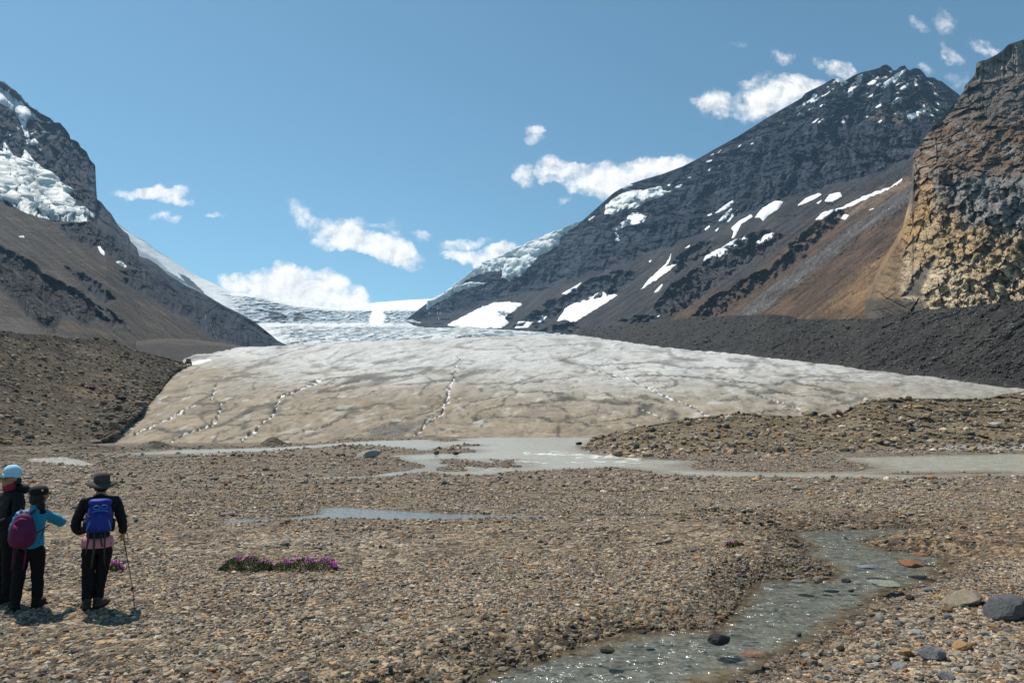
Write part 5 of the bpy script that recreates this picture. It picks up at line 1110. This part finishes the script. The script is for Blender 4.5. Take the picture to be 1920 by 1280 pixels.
def box(name, c, s, mat, parent=None, bev=.0):
    bm = bmesh.new(); bmesh.ops.create_cube(bm, size=1); bmesh.ops.scale(bm, vec=s, verts=bm.verts); 
    if bev: bmesh.ops.bevel(bm, geom=bm.edges[:], offset=bev, segments=2, affect='EDGES')
    bmesh.ops.translate(bm, vec=c, verts=bm.verts); me = bpy.data.meshes.new(name); bm.to_mesh(me); bm.free(); me.materials.append(mat); return link(name, me, parent)

# ------------------------------------------------------------------ hikers
M_skin = plain_mat('skin', (.36, .20, .13), .55, .35); M_black = plain_mat('black_cloth', (.012, .012, .014), .8, .2, .3, 12, .01, 25)
M_trous = plain_mat('black_trousers', (.009, .009, .011), .85, .15, .3, 10, .012, 16); M_boot = plain_mat('brown_boot', (.03, .022, .018), .7, .3)
M_pink = plain_mat('pink_shirt', (.55, .24, .30), .85, .1, .15, 20, .004, 60); M_hat = plain_mat('grey_hat', (.065, .060, .056), .85, .1, .1, 30)
M_blue = plain_mat('blue_nylon', (.010, .028, .26), .62, .3, .2, 18, .006, 40); M_blue2 = plain_mat('light_blue_trim', (.06, .22, .55), .4, .5)
M_turq = plain_mat('turquoise_quilt', (.012, .26, .46), .6, .3, .15, 14, .008, 35); M_purple = plain_mat('purple_nylon', (.11, .008, .062), .65, .3, .25, 14, .006, 30)
M_pinkt = plain_mat('magenta_trim', (.42, .06, .24), .5, .3); M_strap = plain_mat('grey_strap', (.045, .045, .045), .7, .2); M_beanie = plain_mat('pale_blue_wool', (.42, .66, .80), .95, .05, .12, 60, .004, 90)
M_hair = plain_mat('dark_hair', (.018, .012, .009), .6, .3, .3, 60, .003, 120); M_lens = plain_mat('green_lens', (.01, .10, .03), .15, .8); M_scarf = plain_mat('red_scarf', (.30, .03, .06), .8, .1, .2, 30)
M_pole = plain_mat('dark_metal', (.03, .03, .032), .35, .5); M_sole = plain_mat('rubber', (.015, .015, .015), .9, .1); M_white = plain_mat('white_print', (.6, .6, .6), .6, .2)
def head(t, c, face, hs=1.0):
    """c: centre of the head; face: unit vector it looks along; part of the body mesh through the neck"""
    return c
def hiker(loc, rz, hgt, joints_fn):
    return None
def legs(fl, fr, hip_z, hw, knee=.50, lean=0, tk=.085, cuff=.062):
    """joints for a pair of trouser legs from the pelvis down; fl, fr: (x, y) of the two feet"""
    J = [(0, 0, hip_z+.10, (.155, .115)), (0, 0, hip_z, (.15, .115))]
    for (fx, fy), s in ((fl, -1), (fr, 1)):
        J += [(s*hw, 0, hip_z-.10, tk*1.12), (s*hw*.55+fx*.45, fy*.4+.015, knee, tk*.86), (fx, fy, .26, cuff*1.05), (fx, fy, .10, cuff)]
    return J, [(0, 1), (1, 2), (2, 3), (3, 4), (4, 5), (1, 6), (6, 7), (7, 8), (8, 9)]
def boots(t, fl, fr, ang=(0, 0), mat=None):
    for (fx, fy), a in zip((fl, fr), ang):
        b = lump('boot', (0, .05, .045), (.052, .145, .052), mat or M_boot, t, 2.8, .05); b.location = (fx, fy, .012); b.rotation_euler = (0, 0, a)
        s = box('sole', (0, .05, .008), (.10, .29, .022), M_sole, b, .006)
        lump('boot_shaft', (0, -.02, .10), (.05, .06, .06), mat or M_boot, b, 2.4)
def fingers(h, d, curl, s=1.0):
    """one hand as a skinned palm with five separate bent fingers; h wrist, d direction"""
    h = Vector(h); d = Vector(d).normalized(); c = Vector(curl).normalized(); w = d.cross(c).normalized(); J = []; E = []
    J.append((*h, .024*s)); J.append((*(h+d*.045*s), (.030*s)))
    for k, (o, L) in enumerate(((-.028, .068), (-.010, .078), (.009, .073), (.027, .058))):
        a = h+d*.080*s+w*o*s; b = a+d*L*.38*s+c*L*.28*s; e = b+c*L*.42*s-d*L*.05*s; n = len(J)
        J += [(*a, .0095*s), (*b, .0088*s), (*e, .0078*s)]; E += [(1, n), (n, n+1), (n+1, n+2)]
    n = len(J); a = h+d*.03*s+w*-.034*s+c*.01; b = a+d*.028*s+c*.024*s-w*.006*s; J += [(*a, .012*s), (*b, .010*s)]; E += [(0, 1), (1, n), (n, n+1)]
    return J, E
def person_base(loc, rz): return empty('person', loc, rz)
def body_mesh(t, J, E, head_c, neck, face, hands):
    """continuous body: pelvis, trunk, arms, legs, neck and head with nose, chin and ears"""
    J = list(J); E = list(E); n = len(J); f = Vector(face).normalized(); up = Vector((0, 0, 1)); s = f.cross(up).normalized(); hc = Vector(head_c)
    pts = [(hc-up*.075+f*.02, .062), (hc-up*.01-f*.005, .086), (hc+up*.06-f*.012, .080), (hc+up*.098-f*.01, .045)]
    for p, r_ in pts: J.append((*p, r_))
    E += [(neck, n), (n, n+1), (n+1, n+2), (n+2, n+3)]
    k = len(J); J.append((*(hc+f*.098-up*.012), .012)); J.append((*(hc+f*.112-up*.028), .010)); E += [(n+1, k), (k, k+1)]                        # nose
    k = len(J); J.append((*(hc+f*.072-up*.092), .026)); E.append((n, k))                                                                          # chin
    for q in (-1, 1): k = len(J); J.append((*(hc+s*q*.092-up*.005-f*.012), .014)); J.append((*(hc+s*q*.099+up*.014-f*.02), .012)); E += [(n+1, k), (k, k+1)]
    return skin_body('body', J, E, M_skin, 0, 2, t)

ROT = math.radians(31)
def rot(x, y): return x*math.cos(ROT)-y*math.sin(ROT), x*math.sin(ROT)+y*math.cos(ROT)
def man_with_blue_pack():
    p = ground_at(175, 1141); t = empty('person', (p[0], p[1], p[2]-.005), ROT)
    meta(t, 'person in a grey brimmed hat and black jacket seen from behind, leaning on a pole', 'person')
    fl, fr = (-.075, .0), (.045, .03)
    J, E = legs(fl, fr, .86, .088, .48, tk=.098, cuff=.070)
    skin_body('trousers', J, E, M_trous, 0, 3, t)
    boots(t, (-.078, -.01), (.05, .02), (.15, -.45))
    # body: trunk, arms, head
    B = [(0, 0, .95, (.12, .09)), (0, .0, 1.15, (.125, .09)), (0, 0, 1.36, (.14, .09)), (0, .0, 1.46, (.07, .06)), (0, .02, 1.50, .052),
         (-.19, 0, 1.38, .052), (-.26, .0, 1.12, .042), (-.19, .20, .98, .032), (.19, 0, 1.38, .052), (.27, .02, 1.10, .042), (.275, .10, .93, .032),
         (-.08, 0, .84, .075), (-.07, .01, .48, .055), (fl[0], 0, .10, .04), (.07, 0, .84, .075), (.05, .02, .48, .055), (fr[0], .02, .10, .04)]
    BE = [(0, 1), (1, 2), (2, 3), (3, 4), (2, 5), (5, 6), (6, 7), (2, 8), (8, 9), (9, 10), (0, 11), (11, 12), (12, 13), (0, 14), (14, 15), (15, 16)]
    body_mesh(t, B, BE, (0, .03, 1.615), 4, (0, 1, -.12), None)
    K = [(0, 0, .93, (.175, .125)), (0, 0, 1.12, (.165, .125)), (0, .0, 1.34, (.175, .12)), (0, .0, 1.435, (.10, .085)), (0, .015, 1.49, .068),
         (-.18, 0, 1.385, .075), (-.235, -.02, 1.22, .068), (-.268, .0, 1.07, .064), (-.215, .13, .99, .052), (-.16, .22, .985, .046),
         (.18, 0, 1.385, .075), (.235, -.02, 1.22, .068), (.275, .0, 1.07, .062), (.283, .07, .98, .052), (.285, .115, .945, .046)]
    skin_body('jacket', K, [(0, 1), (1, 2), (2, 3), (3, 4), (2, 5), (5, 6), (6, 7), (7, 8), (8, 9), (2, 10), (10, 11), (11, 12), (12, 13), (13, 14)], M_black, 0, 3, t)
    sh = tube('shirt', [(0, 0, .935), (0, 0, .88), (0, 0, .80), (0, 0, .795)], [.170, .182, .188, .18], M_pink, t, 24, .74)
    h, e = fingers((.287, .125, .935), (.05, .3, -1), (-.4, .5, -.1)); skin_body('hand', h, e, M_skin, 1, 1, t)
    h, e = fingers((-.155, .235, .985), (.8, .6, 0), (0, -.2, -1)); skin_body('hand', h, e, M_skin, 1, 1, t)
    skin_body('trouser_seat', [(0, 0, .88, (.17, .12)), (0, 0, .80, (.172, .125)), (0, 0, .74, (.15, .11))], [(0, 1), (1, 2)], M_trous, 0, 3, t)
    # hat: crown, drooping brim
    hat = lump('hat', (0, .025, 1.675), (.098, .112, .088), M_hat, t, 3.0, .04)
    def brim():
        V = []; nseg = 40; 
        for k, (r_, z) in enumerate(((.085, 0), (.12, -.004), (.155, -.016), (.19, -.03))):
            for i in range(nseg):
                a = 2*math.pi*i/nseg; dz = .024*math.cos(2*a)*k/3-.022*abs(math.sin(a))*k/3; V.append((math.cos(a)*r_, math.sin(a)*r_*1.06, z+dz))
        Fc = [[k*nseg+i, k*nseg+(i+1) % nseg, (k+1)*nseg+(i+1) % nseg, (k+1)*nseg+i] for k in range(3) for i in range(nseg)]
        me = bpy.data.meshes.new('brim'); me.from_pydata(V, [], Fc); me.materials.append(M_hat); me.polygons.foreach_set('use_smooth', [True]*len(Fc))
        o = link('brim', me, hat); o.location = (0, .025, 1.635); md = o.modifiers.new('thick', 'SOLIDIFY'); md.thickness = .006
    brim()
    lump('hair', (0, .0, 1.575), (.085, .075, .07), M_hair, t, 2.2, .08)
    return p
def blue_pack(p):
    dx, dy = rot(.0, -.20); b = empty('backpack', (p[0]+dx, p[1]+dy, p[2]+1.19), ROT); meta(b, 'blue hiking backpack with dangling straps on the back of the person in the hat', 'backpack')
    def shape(v): v = v.copy(); v[:, 0] *= 1-.16*v[:, 2]; v[:, 1] *= 1-.15*v[:, 2]; return v
    lump('main_compartment', (0, 0, 0), (.150, .105, .205), M_blue, b, 3.2, .06, fn=shape)
    lump('lid', (0, .005, .195), (.135, .105, .055), M_blue, b, 2.8, .10)
    lump('front_pocket', (0, -.095, -.04), (.105, .045, .115), M_blue, b, 3.0, .10)
    for s in (-1, 1): lump('side_pocket', (s*.15, .01, -.10), (.035, .07, .085), M_black, b, 2.8, .12)
    lump('bottom', (0, .0, -.215), (.135, .10, .045), M_black, b, 3, .1)
    for s in (-1, 1):
        tube('compression_strap', [(s*.155, .03, .06), (s*.12, -.10, .03), (s*.05, -.148, .045)], .007, M_strap, b, 6)
        tube('shoulder_strap', [(s*.07, .08, .20), (s*.085, .17, .245), (s*.10, .26, .18), (s*.12, .28, .0)], .014, M_strap, b, 8)
        tube('lower_strap', [(s*.10, -.10, -.02), (s*.135, -.075, -.15)], .011, M_blue2, b, 6)
    tube('zip', [(-.09, -.10, .085), (-.045, -.128, .105), (.045, -.128, .105), (.09, -.10, .085)], .006, M_blue2, b, 6)
    ring = [(.038*math.cos(a)-.04, -.118, .145+.022*math.sin(a)) for a in np.linspace(0, 2*math.pi, 14)]; tube('clip_ring', ring, .006, M_blue2, b, 6)
    tube('clip_ring', [(x+.085, y, z+.005) for x, y, z in ring], .005, M_blue2, b, 6)
    for (x, z1, z2, w) in ((-.115, -.12, -.44, .012), (-.045, -.19, -.62, .014), (.03, -.20, -.36, .013), (.072, -.17, -.60, .012)):
        tube('hanging_strap', [(x, -.10, z1), (x+.004, -.09, (z1+z2)/2), (x-.012 if x < 0 else x+.02, -.06, z2)], w, M_strap, b, 6, .25)
def trekking_pole(p):
    tip = ground_at(250, 1109); dx, dy = rot(.287, .165); top = Vector((p[0]+dx, p[1]+dy, p[2]+.92)); d = Vector(tip)-top
    o = empty('trekking_pole', tuple(tip), 0); meta(o, 'thin dark trekking pole planted right of the person in the hat', 'trekking pole')
    a = top-Vector(tip)
    tube('shaft', [(0, 0, 0), tuple(a*.55), tuple(a*.97)], [.005, .007, .009], M_pole, o, 8)
    tube('grip', [tuple(a*.93), tuple(a*1.0), tuple(a*1.04)], [.016, .019, .014], M_sole, o, 8)
    tube('basket', [tuple(a*.07), tuple(a*.075+Vector((0, 0, .004)))], [.028, .022], M_sole, o, 12)
    tube('wrist_strap', [tuple(a*1.0), tuple(a*.97+Vector((.05, .01, .02))), tuple(a*.90+Vector((.06, .0, 0))), tuple(a*.93)], .006, M_sole, o, 6)
def woman():
    p = ground_at(48, 1141); t = empty('person', (p[0], p[1], p[2]-.005), ROT); meta(t, 'person in a turquoise quilted jacket and black cap raising an arm', 'person')
    fl, fr = (-.115, .0), (.115, .01)
    J, E = legs(fl, fr, .78, .085, .44, tk=.092, cuff=.068); skin_body('trousers', J, E, M_trous, 0, 3, t); boots(t, fl, fr, (.3, -.4), M_sole)
    B = [(0, 0, .85, (.11, .09)), (0, .0, 1.02, (.11, .085)), (0.01, 0, 1.20, (.12, .085)), (.03, .0, 1.31, (.06, .055)), (.045, .01, 1.355, .045),
         (-.15, -.02, 1.20, .045), (-.19, .05, .98, .04), (-.12, .24, .98, .03), (.17, .02, 1.22, .045), (.33, .10, 1.06, .042), (.22, .27, 1.12, .032),
         (-.08, 0, .76, .07), (-.09, .01, .44, .05), (fl[0], 0, .10, .04), (.08, 0, .76, .07), (.09, .02, .44, .05), (fr[0], .01, .10, .04)]
    BE = [(0, 1), (1, 2), (2, 3), (3, 4), (2, 5), (5, 6), (6, 7), (2, 8), (8, 9), (9, 10), (0, 11), (11, 12), (12, 13), (0, 14), (14, 15), (15, 16)]
    body_mesh(t, B, BE, (.055, .03, 1.455), 4, (.75, .66, -.05), None)
    K = [(0, 0, .745, (.178, .135)), (0, 0, .86, (.160, .13)), (0, 0, 1.02, (.15, .12)), (.01, .0, 1.18, (.15, .11)), (.025, .0, 1.275, (.09, .08)), (.04, .01, 1.335, .062),
         (-.145, -.01, 1.205, .072), (-.19, .0, 1.08, .066), (-.195, .07, .97, .06), (-.12, .22, .97, .048),
         (.145, .02, 1.215, .074), (.25, .06, 1.135, .068), (.335, .11, 1.065, .066), (.27, .23, 1.10, .050)]
    skin_body('jacket', K, [(0, 1), (1, 2), (2, 3), (3, 4), (4, 5), (3, 6), (6, 7), (7, 8), (8, 9), (3, 10), (10, 11), (11, 12), (12, 13)], M_turq, 0, 3, t)
    h, e = fingers((.26, .245, 1.105), (-.7, .5, .4), (-.2, .1, 1), .92); skin_body('hand', h, e, M_skin, 1, 1, t)
    h, e = fingers((-.11, .235, .975), (.7, .6, .3), (.1, 0, 1), .92); skin_body('hand', h, e, M_skin, 1, 1, t)
    lump('hair', (.035, -.005, 1.42), (.092, .088, .10), M_hair, t, 2.2, .10)
    tube('ponytail', [(.06, -.06, 1.40), (.09, -.075, 1.32), (.11, -.07, 1.24), (.10, -.075, 1.20)], [.045, .055, .045, .02], M_hair, t, 10)
    cap = lump('cap', (.045, .015, 1.515), (.112, .118, .078), M_black, t, 2.4, .03)
    tube('cap_peak', [(.10, .07, 1.485), (.155, .12, 1.47), (.175, .135, 1.462)], [.06, .045, .02], M_black, cap, 10, .25)
    lump('cap_logo', (.085, -.092, 1.53), (.016, .006, .014), M_white, cap, 2)
    tube('collar', [(.03, .0, 1.30), (.035, .005, 1.345)], [.075, .068], M_turq, t, 16, .95)
    return p
def purple_pack(p):
    dx, dy = rot(-.085, -.18); b = empty('backpack', (p[0]+dx, p[1]+dy, p[2]+1.03), ROT-.25); meta(b, 'dark purple daypack with a pink zip on the back of the turquoise jacket', 'backpack')
    def shape(v): v = v.copy(); v[:, 0] *= 1-.25*v[:, 2]; v[:, 1] *= 1-.3*v[:, 2]; return v
    lump('main_compartment', (0, 0, 0), (.145, .10, .225), M_purple, b, 2.6, .05, fn=shape)
    lump('front_pocket', (-.01, -.075, -.05), (.10, .045, .13), M_purple, b, 2.8, .06)
    tube('zip', [(-.105, -.085, .04), (-.06, -.10, .13), (.0, -.095, .165), (.06, -.08, .15)], .007, M_pinkt, b, 6)
    tube('side_zip', [(-.07, -.105, .09), (-.02, -.12, .03)], .008, M_pinkt, b, 6)
    tube('haul_loop', [(-.03, .02, .215), (-.02, .0, .245), (.02, .0, .245), (.03, .02, .215)], .007, M_pinkt, b, 6)
    for s in (-1, 1): tube('shoulder_strap', [(s*.055, .06, .20), (s*.08, .13, .245), (s*.10, .25, .19), (s*.12, .30, .05)], .016, M_strap, b, 8)
    tube('side_strap', [(.12, .02, -.06), (.21, .05, .0), (.26, .12, .05)], .008, M_strap, b, 6)
    tube('hanging_strap', [(.22, .04, -.01), (.215, .0, -.10), (.19, -.01, -.18)], .007, M_strap, b, 6, .4)
    for x in (-.075, .06): tube('hanging_strap', [(x, -.02, -.20), (x-.005, -.01, -.35), (x-.02, .0, -.50)], .010, M_purple, b, 6, .3)
def beanie_person():
    p = ground_at(8, 1132); p = P(6, 1128, p[1]); q = ground_at(6, 1126); p = q; t = empty('person', (p[0], p[1], p[2]-.01), math.pi-.55)
    meta(t, 'person in a pale blue knitted hat and sunglasses facing the camera in black', 'person')
    fl, fr = (-.11, .0), (.11, .02)
    J, E = legs(fl, fr, .88, .09, .50, tk=.10, cuff=.075); skin_body('trousers', J, E, M_trous, 0, 3, t); boots(t, fl, fr, (.3, -.3), M_sole)
    B = [(0, 0, .95, (.12, .09)), (0, .0, 1.15, (.125, .09)), (0, 0, 1.38, (.14, .09)), (0, .0, 1.50, (.065, .06)), (0, .02, 1.55, .05),
         (-.19, 0, 1.40, .05), (-.24, .03, 1.14, .04), (-.13, .22, 1.08, .03), (.19, 0, 1.40, .05), (.24, .03, 1.14, .04), (.13, .22, 1.10, .03),
         (-.08, 0, .84, .075), (-.09, .01, .48, .055), (fl[0], 0, .10, .04), (.08, 0, .84, .075), (.09, .02, .48, .055), (fr[0], .02, .10, .04)]
    BE = [(0, 1), (1, 2), (2, 3), (3, 4), (2, 5), (5, 6), (6, 7), (2, 8), (8, 9), (9, 10), (0, 11), (11, 12), (12, 13), (0, 14), (14, 15), (15, 16)]
    body_mesh(t, B, BE, (0, .045, 1.655), 4, (-.15, 1, -.08), None)
    K = [(0, 0, .80, (.18, .14)), (0, 0, .93, (.178, .14)), (0, 0, 1.12, (.175, .14)), (0, .0, 1.36, (.185, .125)), (0, .0, 1.47, (.11, .10)), (0, .01, 1.545, .078),
         (-.18, 0, 1.40, .082), (-.24, .01, 1.25, .074), (-.255, .03, 1.12, .07), (-.14, .21, 1.07, .052), (.18, 0, 1.40, .082), (.24, .01, 1.25, .074), (.255, .03, 1.12, .07), (.14, .21, 1.09, .052)]
    skin_body('jacket', K, [(0, 1), (1, 2), (2, 3), (3, 4), (4, 5), (3, 6), (6, 7), (7, 8), (8, 9), (3, 10), (10, 11), (11, 12), (12, 13)], M_black, 0, 3, t)
    for s in (-1, 1): h, e = fingers((s*.125, .225, 1.08), (-s*.7, .5, -.1), (0, .2, -1)); skin_body('hand', h, e, M_skin, 1, 1, t)
    lump('hood', (0, -.10, 1.50), (.16, .09, .075), M_black, t, 2.4, .1); tube('scarf', [(0, .03, 1.50), (0, .04, 1.56), (0, .045, 1.585)], [.085, .085, .075], M_scarf, t, 16, .95)
    lump('hair', (0, -.03, 1.615), (.088, .07, .08), M_hair, t, 2.2, .08)
    bn = lump('knitted_hat', (0, .015, 1.745), (.098, .112, .10), M_beanie, t, 2.0, .07); tube('hat_cuff', [(0, .02, 1.665), (0, .018, 1.72)], [.103, .106], M_beanie, bn, 24, 1.06)
    g = empty('sunglasses', (-.012, .045, 1.665), .15); g.parent = t
    for s in (-1, 1):
        lump('lens', (s*.036, .105, 0), (.033, .010, .022), M_lens, g, 2.6, 0, (0, 0, -s*.25)); tube('temple', [(s*.068, .095, .008), (s*.095, .0, .008)], .004, M_sole, g, 6)
    tube('bridge', [(-.012, .113, .004), (.012, .113, .004)], .004, M_sole, g, 6)
pm = man_with_blue_pack(); blue_pack(pm); trekking_pole(pm); pw = woman(); purple_pack(pw); beanie_person()

# ------------------------------------------------------------------ flowers
M_leaf = plain_mat('willowherb_leaf', (.05, .10, .02), .7, .2, .5, 30); M_leaf2 = plain_mat('dry_stem', (.11, .085, .035), .8, .1, .4, 30); M_petal = plain_mat('magenta_petal', (.62, .09, .50), .7, .2, .35, 40)
def plant(u, v, w, h, nleaf, nfl, label, seed, skew=0, brown=.25):
    r = np.random.default_rng(seed); p = ground_at(u, v); sc = p[1]/F; Wd, Ht = w*sc, h*sc*1.0; o = empty('flowering_plant', tuple(p)); meta(o, label, 'plant', None)
    def leafmesh(n, L, mat, name, zf, flower=False):
        x = r.uniform(-.5, .5, n); dome = np.sqrt(np.clip(1-(2*x)**2, 0, 1))*(.55+.45*np.abs(np.sin(x*9+seed))); x = x*Wd; y = r.uniform(-.5, .5, n)*Wd*.42*np.clip(dome, .3, 1)
        z = (r.uniform(0, 1, n)**.8 if not flower else r.uniform(.55, 1.12, n))*dome*Ht+.01; ctr = np.stack([x, y, z], -1)
        d = r.normal(size=(n, 3)); d[:, 2] = np.abs(d[:, 2])*zf+.2; d /= np.linalg.norm(d, axis=1)[:, None]; s_ = np.cross(d, r.normal(size=(n, 3))); s_ /= np.linalg.norm(s_, axis=1)[:, None]
        l = L*r.uniform(.6, 1.3, n)[:, None]; wq = l*(.22 if not flower else .6); V = np.stack([ctr-d*l*.5, ctr+s_*wq*.5, ctr+d*l*.5, ctr-s_*wq*.5], 1).reshape(-1, 3)
        q = link(name, raw_mesh(name, V, np.arange(n*4).reshape(-1, 4), mat), o); q['kind'] = 'stuff'; return q
    a = leafmesh(nleaf, .042, M_leaf, 'foliage', 1.4); b = leafmesh(int(nleaf*brown), .05, M_leaf2, 'stems', 2.5)
    if nfl:
        # blossoms grow in small heads
        nh = nfl; q = r.uniform(-.5, .5, nh); q = q if skew == 0 else np.clip(q+skew, -.5, .5)
        dome = np.sqrt(np.clip(1-(2*q)**2, 0, 1)); c0 = np.stack([q*Wd, r.uniform(-.2, .2, nh)*Wd*.3, (r.uniform(.45, 1.12, nh))*np.maximum(dome, .35)*Ht+.02], -1)
        n = nh*9; ctr = np.repeat(c0, 9, 0)+r.normal(0, .013, (n, 3)); d = r.normal(size=(n, 3)); d /= np.linalg.norm(d, axis=1)[:, None]; s_ = np.cross(d, r.normal(size=(n, 3))); s_ /= np.linalg.norm(s_, axis=1)[:, None]
        l = .026; V = np.stack([ctr-d*l*.5, ctr+s_*l*.45, ctr+d*l*.5, ctr-s_*l*.45], 1).reshape(-1, 3); link('blossoms', raw_mesh('blossoms', V, np.arange(n*4).reshape(-1, 4), M_petal), o)['kind'] = 'stuff'
for o_ in [0]:
    plant(462, 1069, 98, 24, 2600, 26, 'leafy green clump of magenta willowherb on the gravel, left of the thinner patch', 1, 0, .2)
    plant(572, 1068, 120, 20, 1300, 48, 'wide thin patch of magenta willowherb with many blossoms on the gravel', 2, 0, .7)
    plant(216, 1071, 30, 15, 260, 14, 'small tuft of pink willowherb between the legs and the pole', 3, 0, .9)
    plant(158, 1066, 14, 8, 60, 4, 'tiny pink flower tuft left of the legs of the person in the hat', 6, 0, 1.0)
    plant(1378, 1024, 34, 9, 200, 3, 'low reddish plant alone on gravel left of the upper stream', 4, -.45, 1.6)
    pp = on_mound(1573, 781)
def shrub():
    p = on_mound(1573, 782); r = np.random.default_rng(9); o = empty('shrub', tuple(p)); meta(o, 'small rust brown shrub on the skyline notch of the mound', 'shrub'); n = 700
    m = plain_mat('rusty_twigs', (.14, .075, .03), .8, .1, .5, 6); th = r.uniform(0, 6.28, n); rr = r.uniform(0, 1, n)**.6; x = np.cos(th)*rr*.62; y = np.sin(th)*rr*.5; z = r.uniform(0, 1, n)*(1-.6*rr)*1.15; ctr = np.stack([x, y, z], -1)
    d = r.normal(size=(n, 3)); d /= np.linalg.norm(d, axis=1)[:, None]; s_ = np.cross(d, r.normal(size=(n, 3))); s_ /= np.linalg.norm(s_, axis=1)[:, None]; V = np.stack([ctr-d*.09, ctr+s_*.035, ctr+d*.09, ctr-s_*.035], 1).reshape(-1, 3)
    link('foliage', raw_mesh('foliage', V, np.arange(n*4).reshape(-1, 4), m), o)
    for k in range(5): a = k*1.3; tube('stem', [(0, 0, -.1), (math.cos(a)*.2, math.sin(a)*.2, .5), (math.cos(a)*.4, math.sin(a)*.35, .85)], [.03, .02, .01], m, o, 6)
shrub()

# ------------------------------------------------------------------ snow coach on the ice
def coach():
    M_red = plain_mat('red_coach_paint', (.30, .015, .012), .35, .5, .1, 2); M_glass = plain_mat('coach_glass', (.02, .025, .03), .1, .7); M_wh = plain_mat('white_paint', (.7, .69, .67), .5, .4)
    v = 683.5; Y = float(gl_Y(v)); p = P(353, v, Y); s = Y/F*10.5/3.1; o = empty('snow_coach', (p[0], p[1], p[2]-.2), math.radians(25)); meta(o, 'red high wheeled snow coach parked on the ice by the left slope', 'bus')
    o.scale = (s, s, s)
    b = box('body', (0, 0, 2.15), (2.5, 9.5, 1.9), M_red, o, .18); box('roof', (.0, 0, 3.17), (2.3, 9.1, .16), M_wh, b, .06)
    box('rear_window', (0, -4.76, 2.55), (1.9, .05, .7), M_glass, o, .02)
    for s_ in (-1, 1):
        for k in range(5): box('side_window', (s_*1.26, -3.5+k*1.75, 2.6), (.05, 1.45, .75), M_glass, o, .02)
        for y in (-3.2, -1.4, 3.1):
            w = tube('wheel', [(s_*1.0, y, .75), (s_*1.75, y, .75)], .75, M_sole, o, 20); tube('hub', [(s_*1.76, y, .75), (s_*1.8, y, .75)], .3, M_wh, w, 12)
    for s_ in (-1, 1): box('tail_light', (s_*.95, -4.77, 1.5), (.2, .05, .15), M_glass, o)
    box('chassis', (0, 0, 1.0), (1.6, 8.6, .35), M_sole, o, .03)
coach()
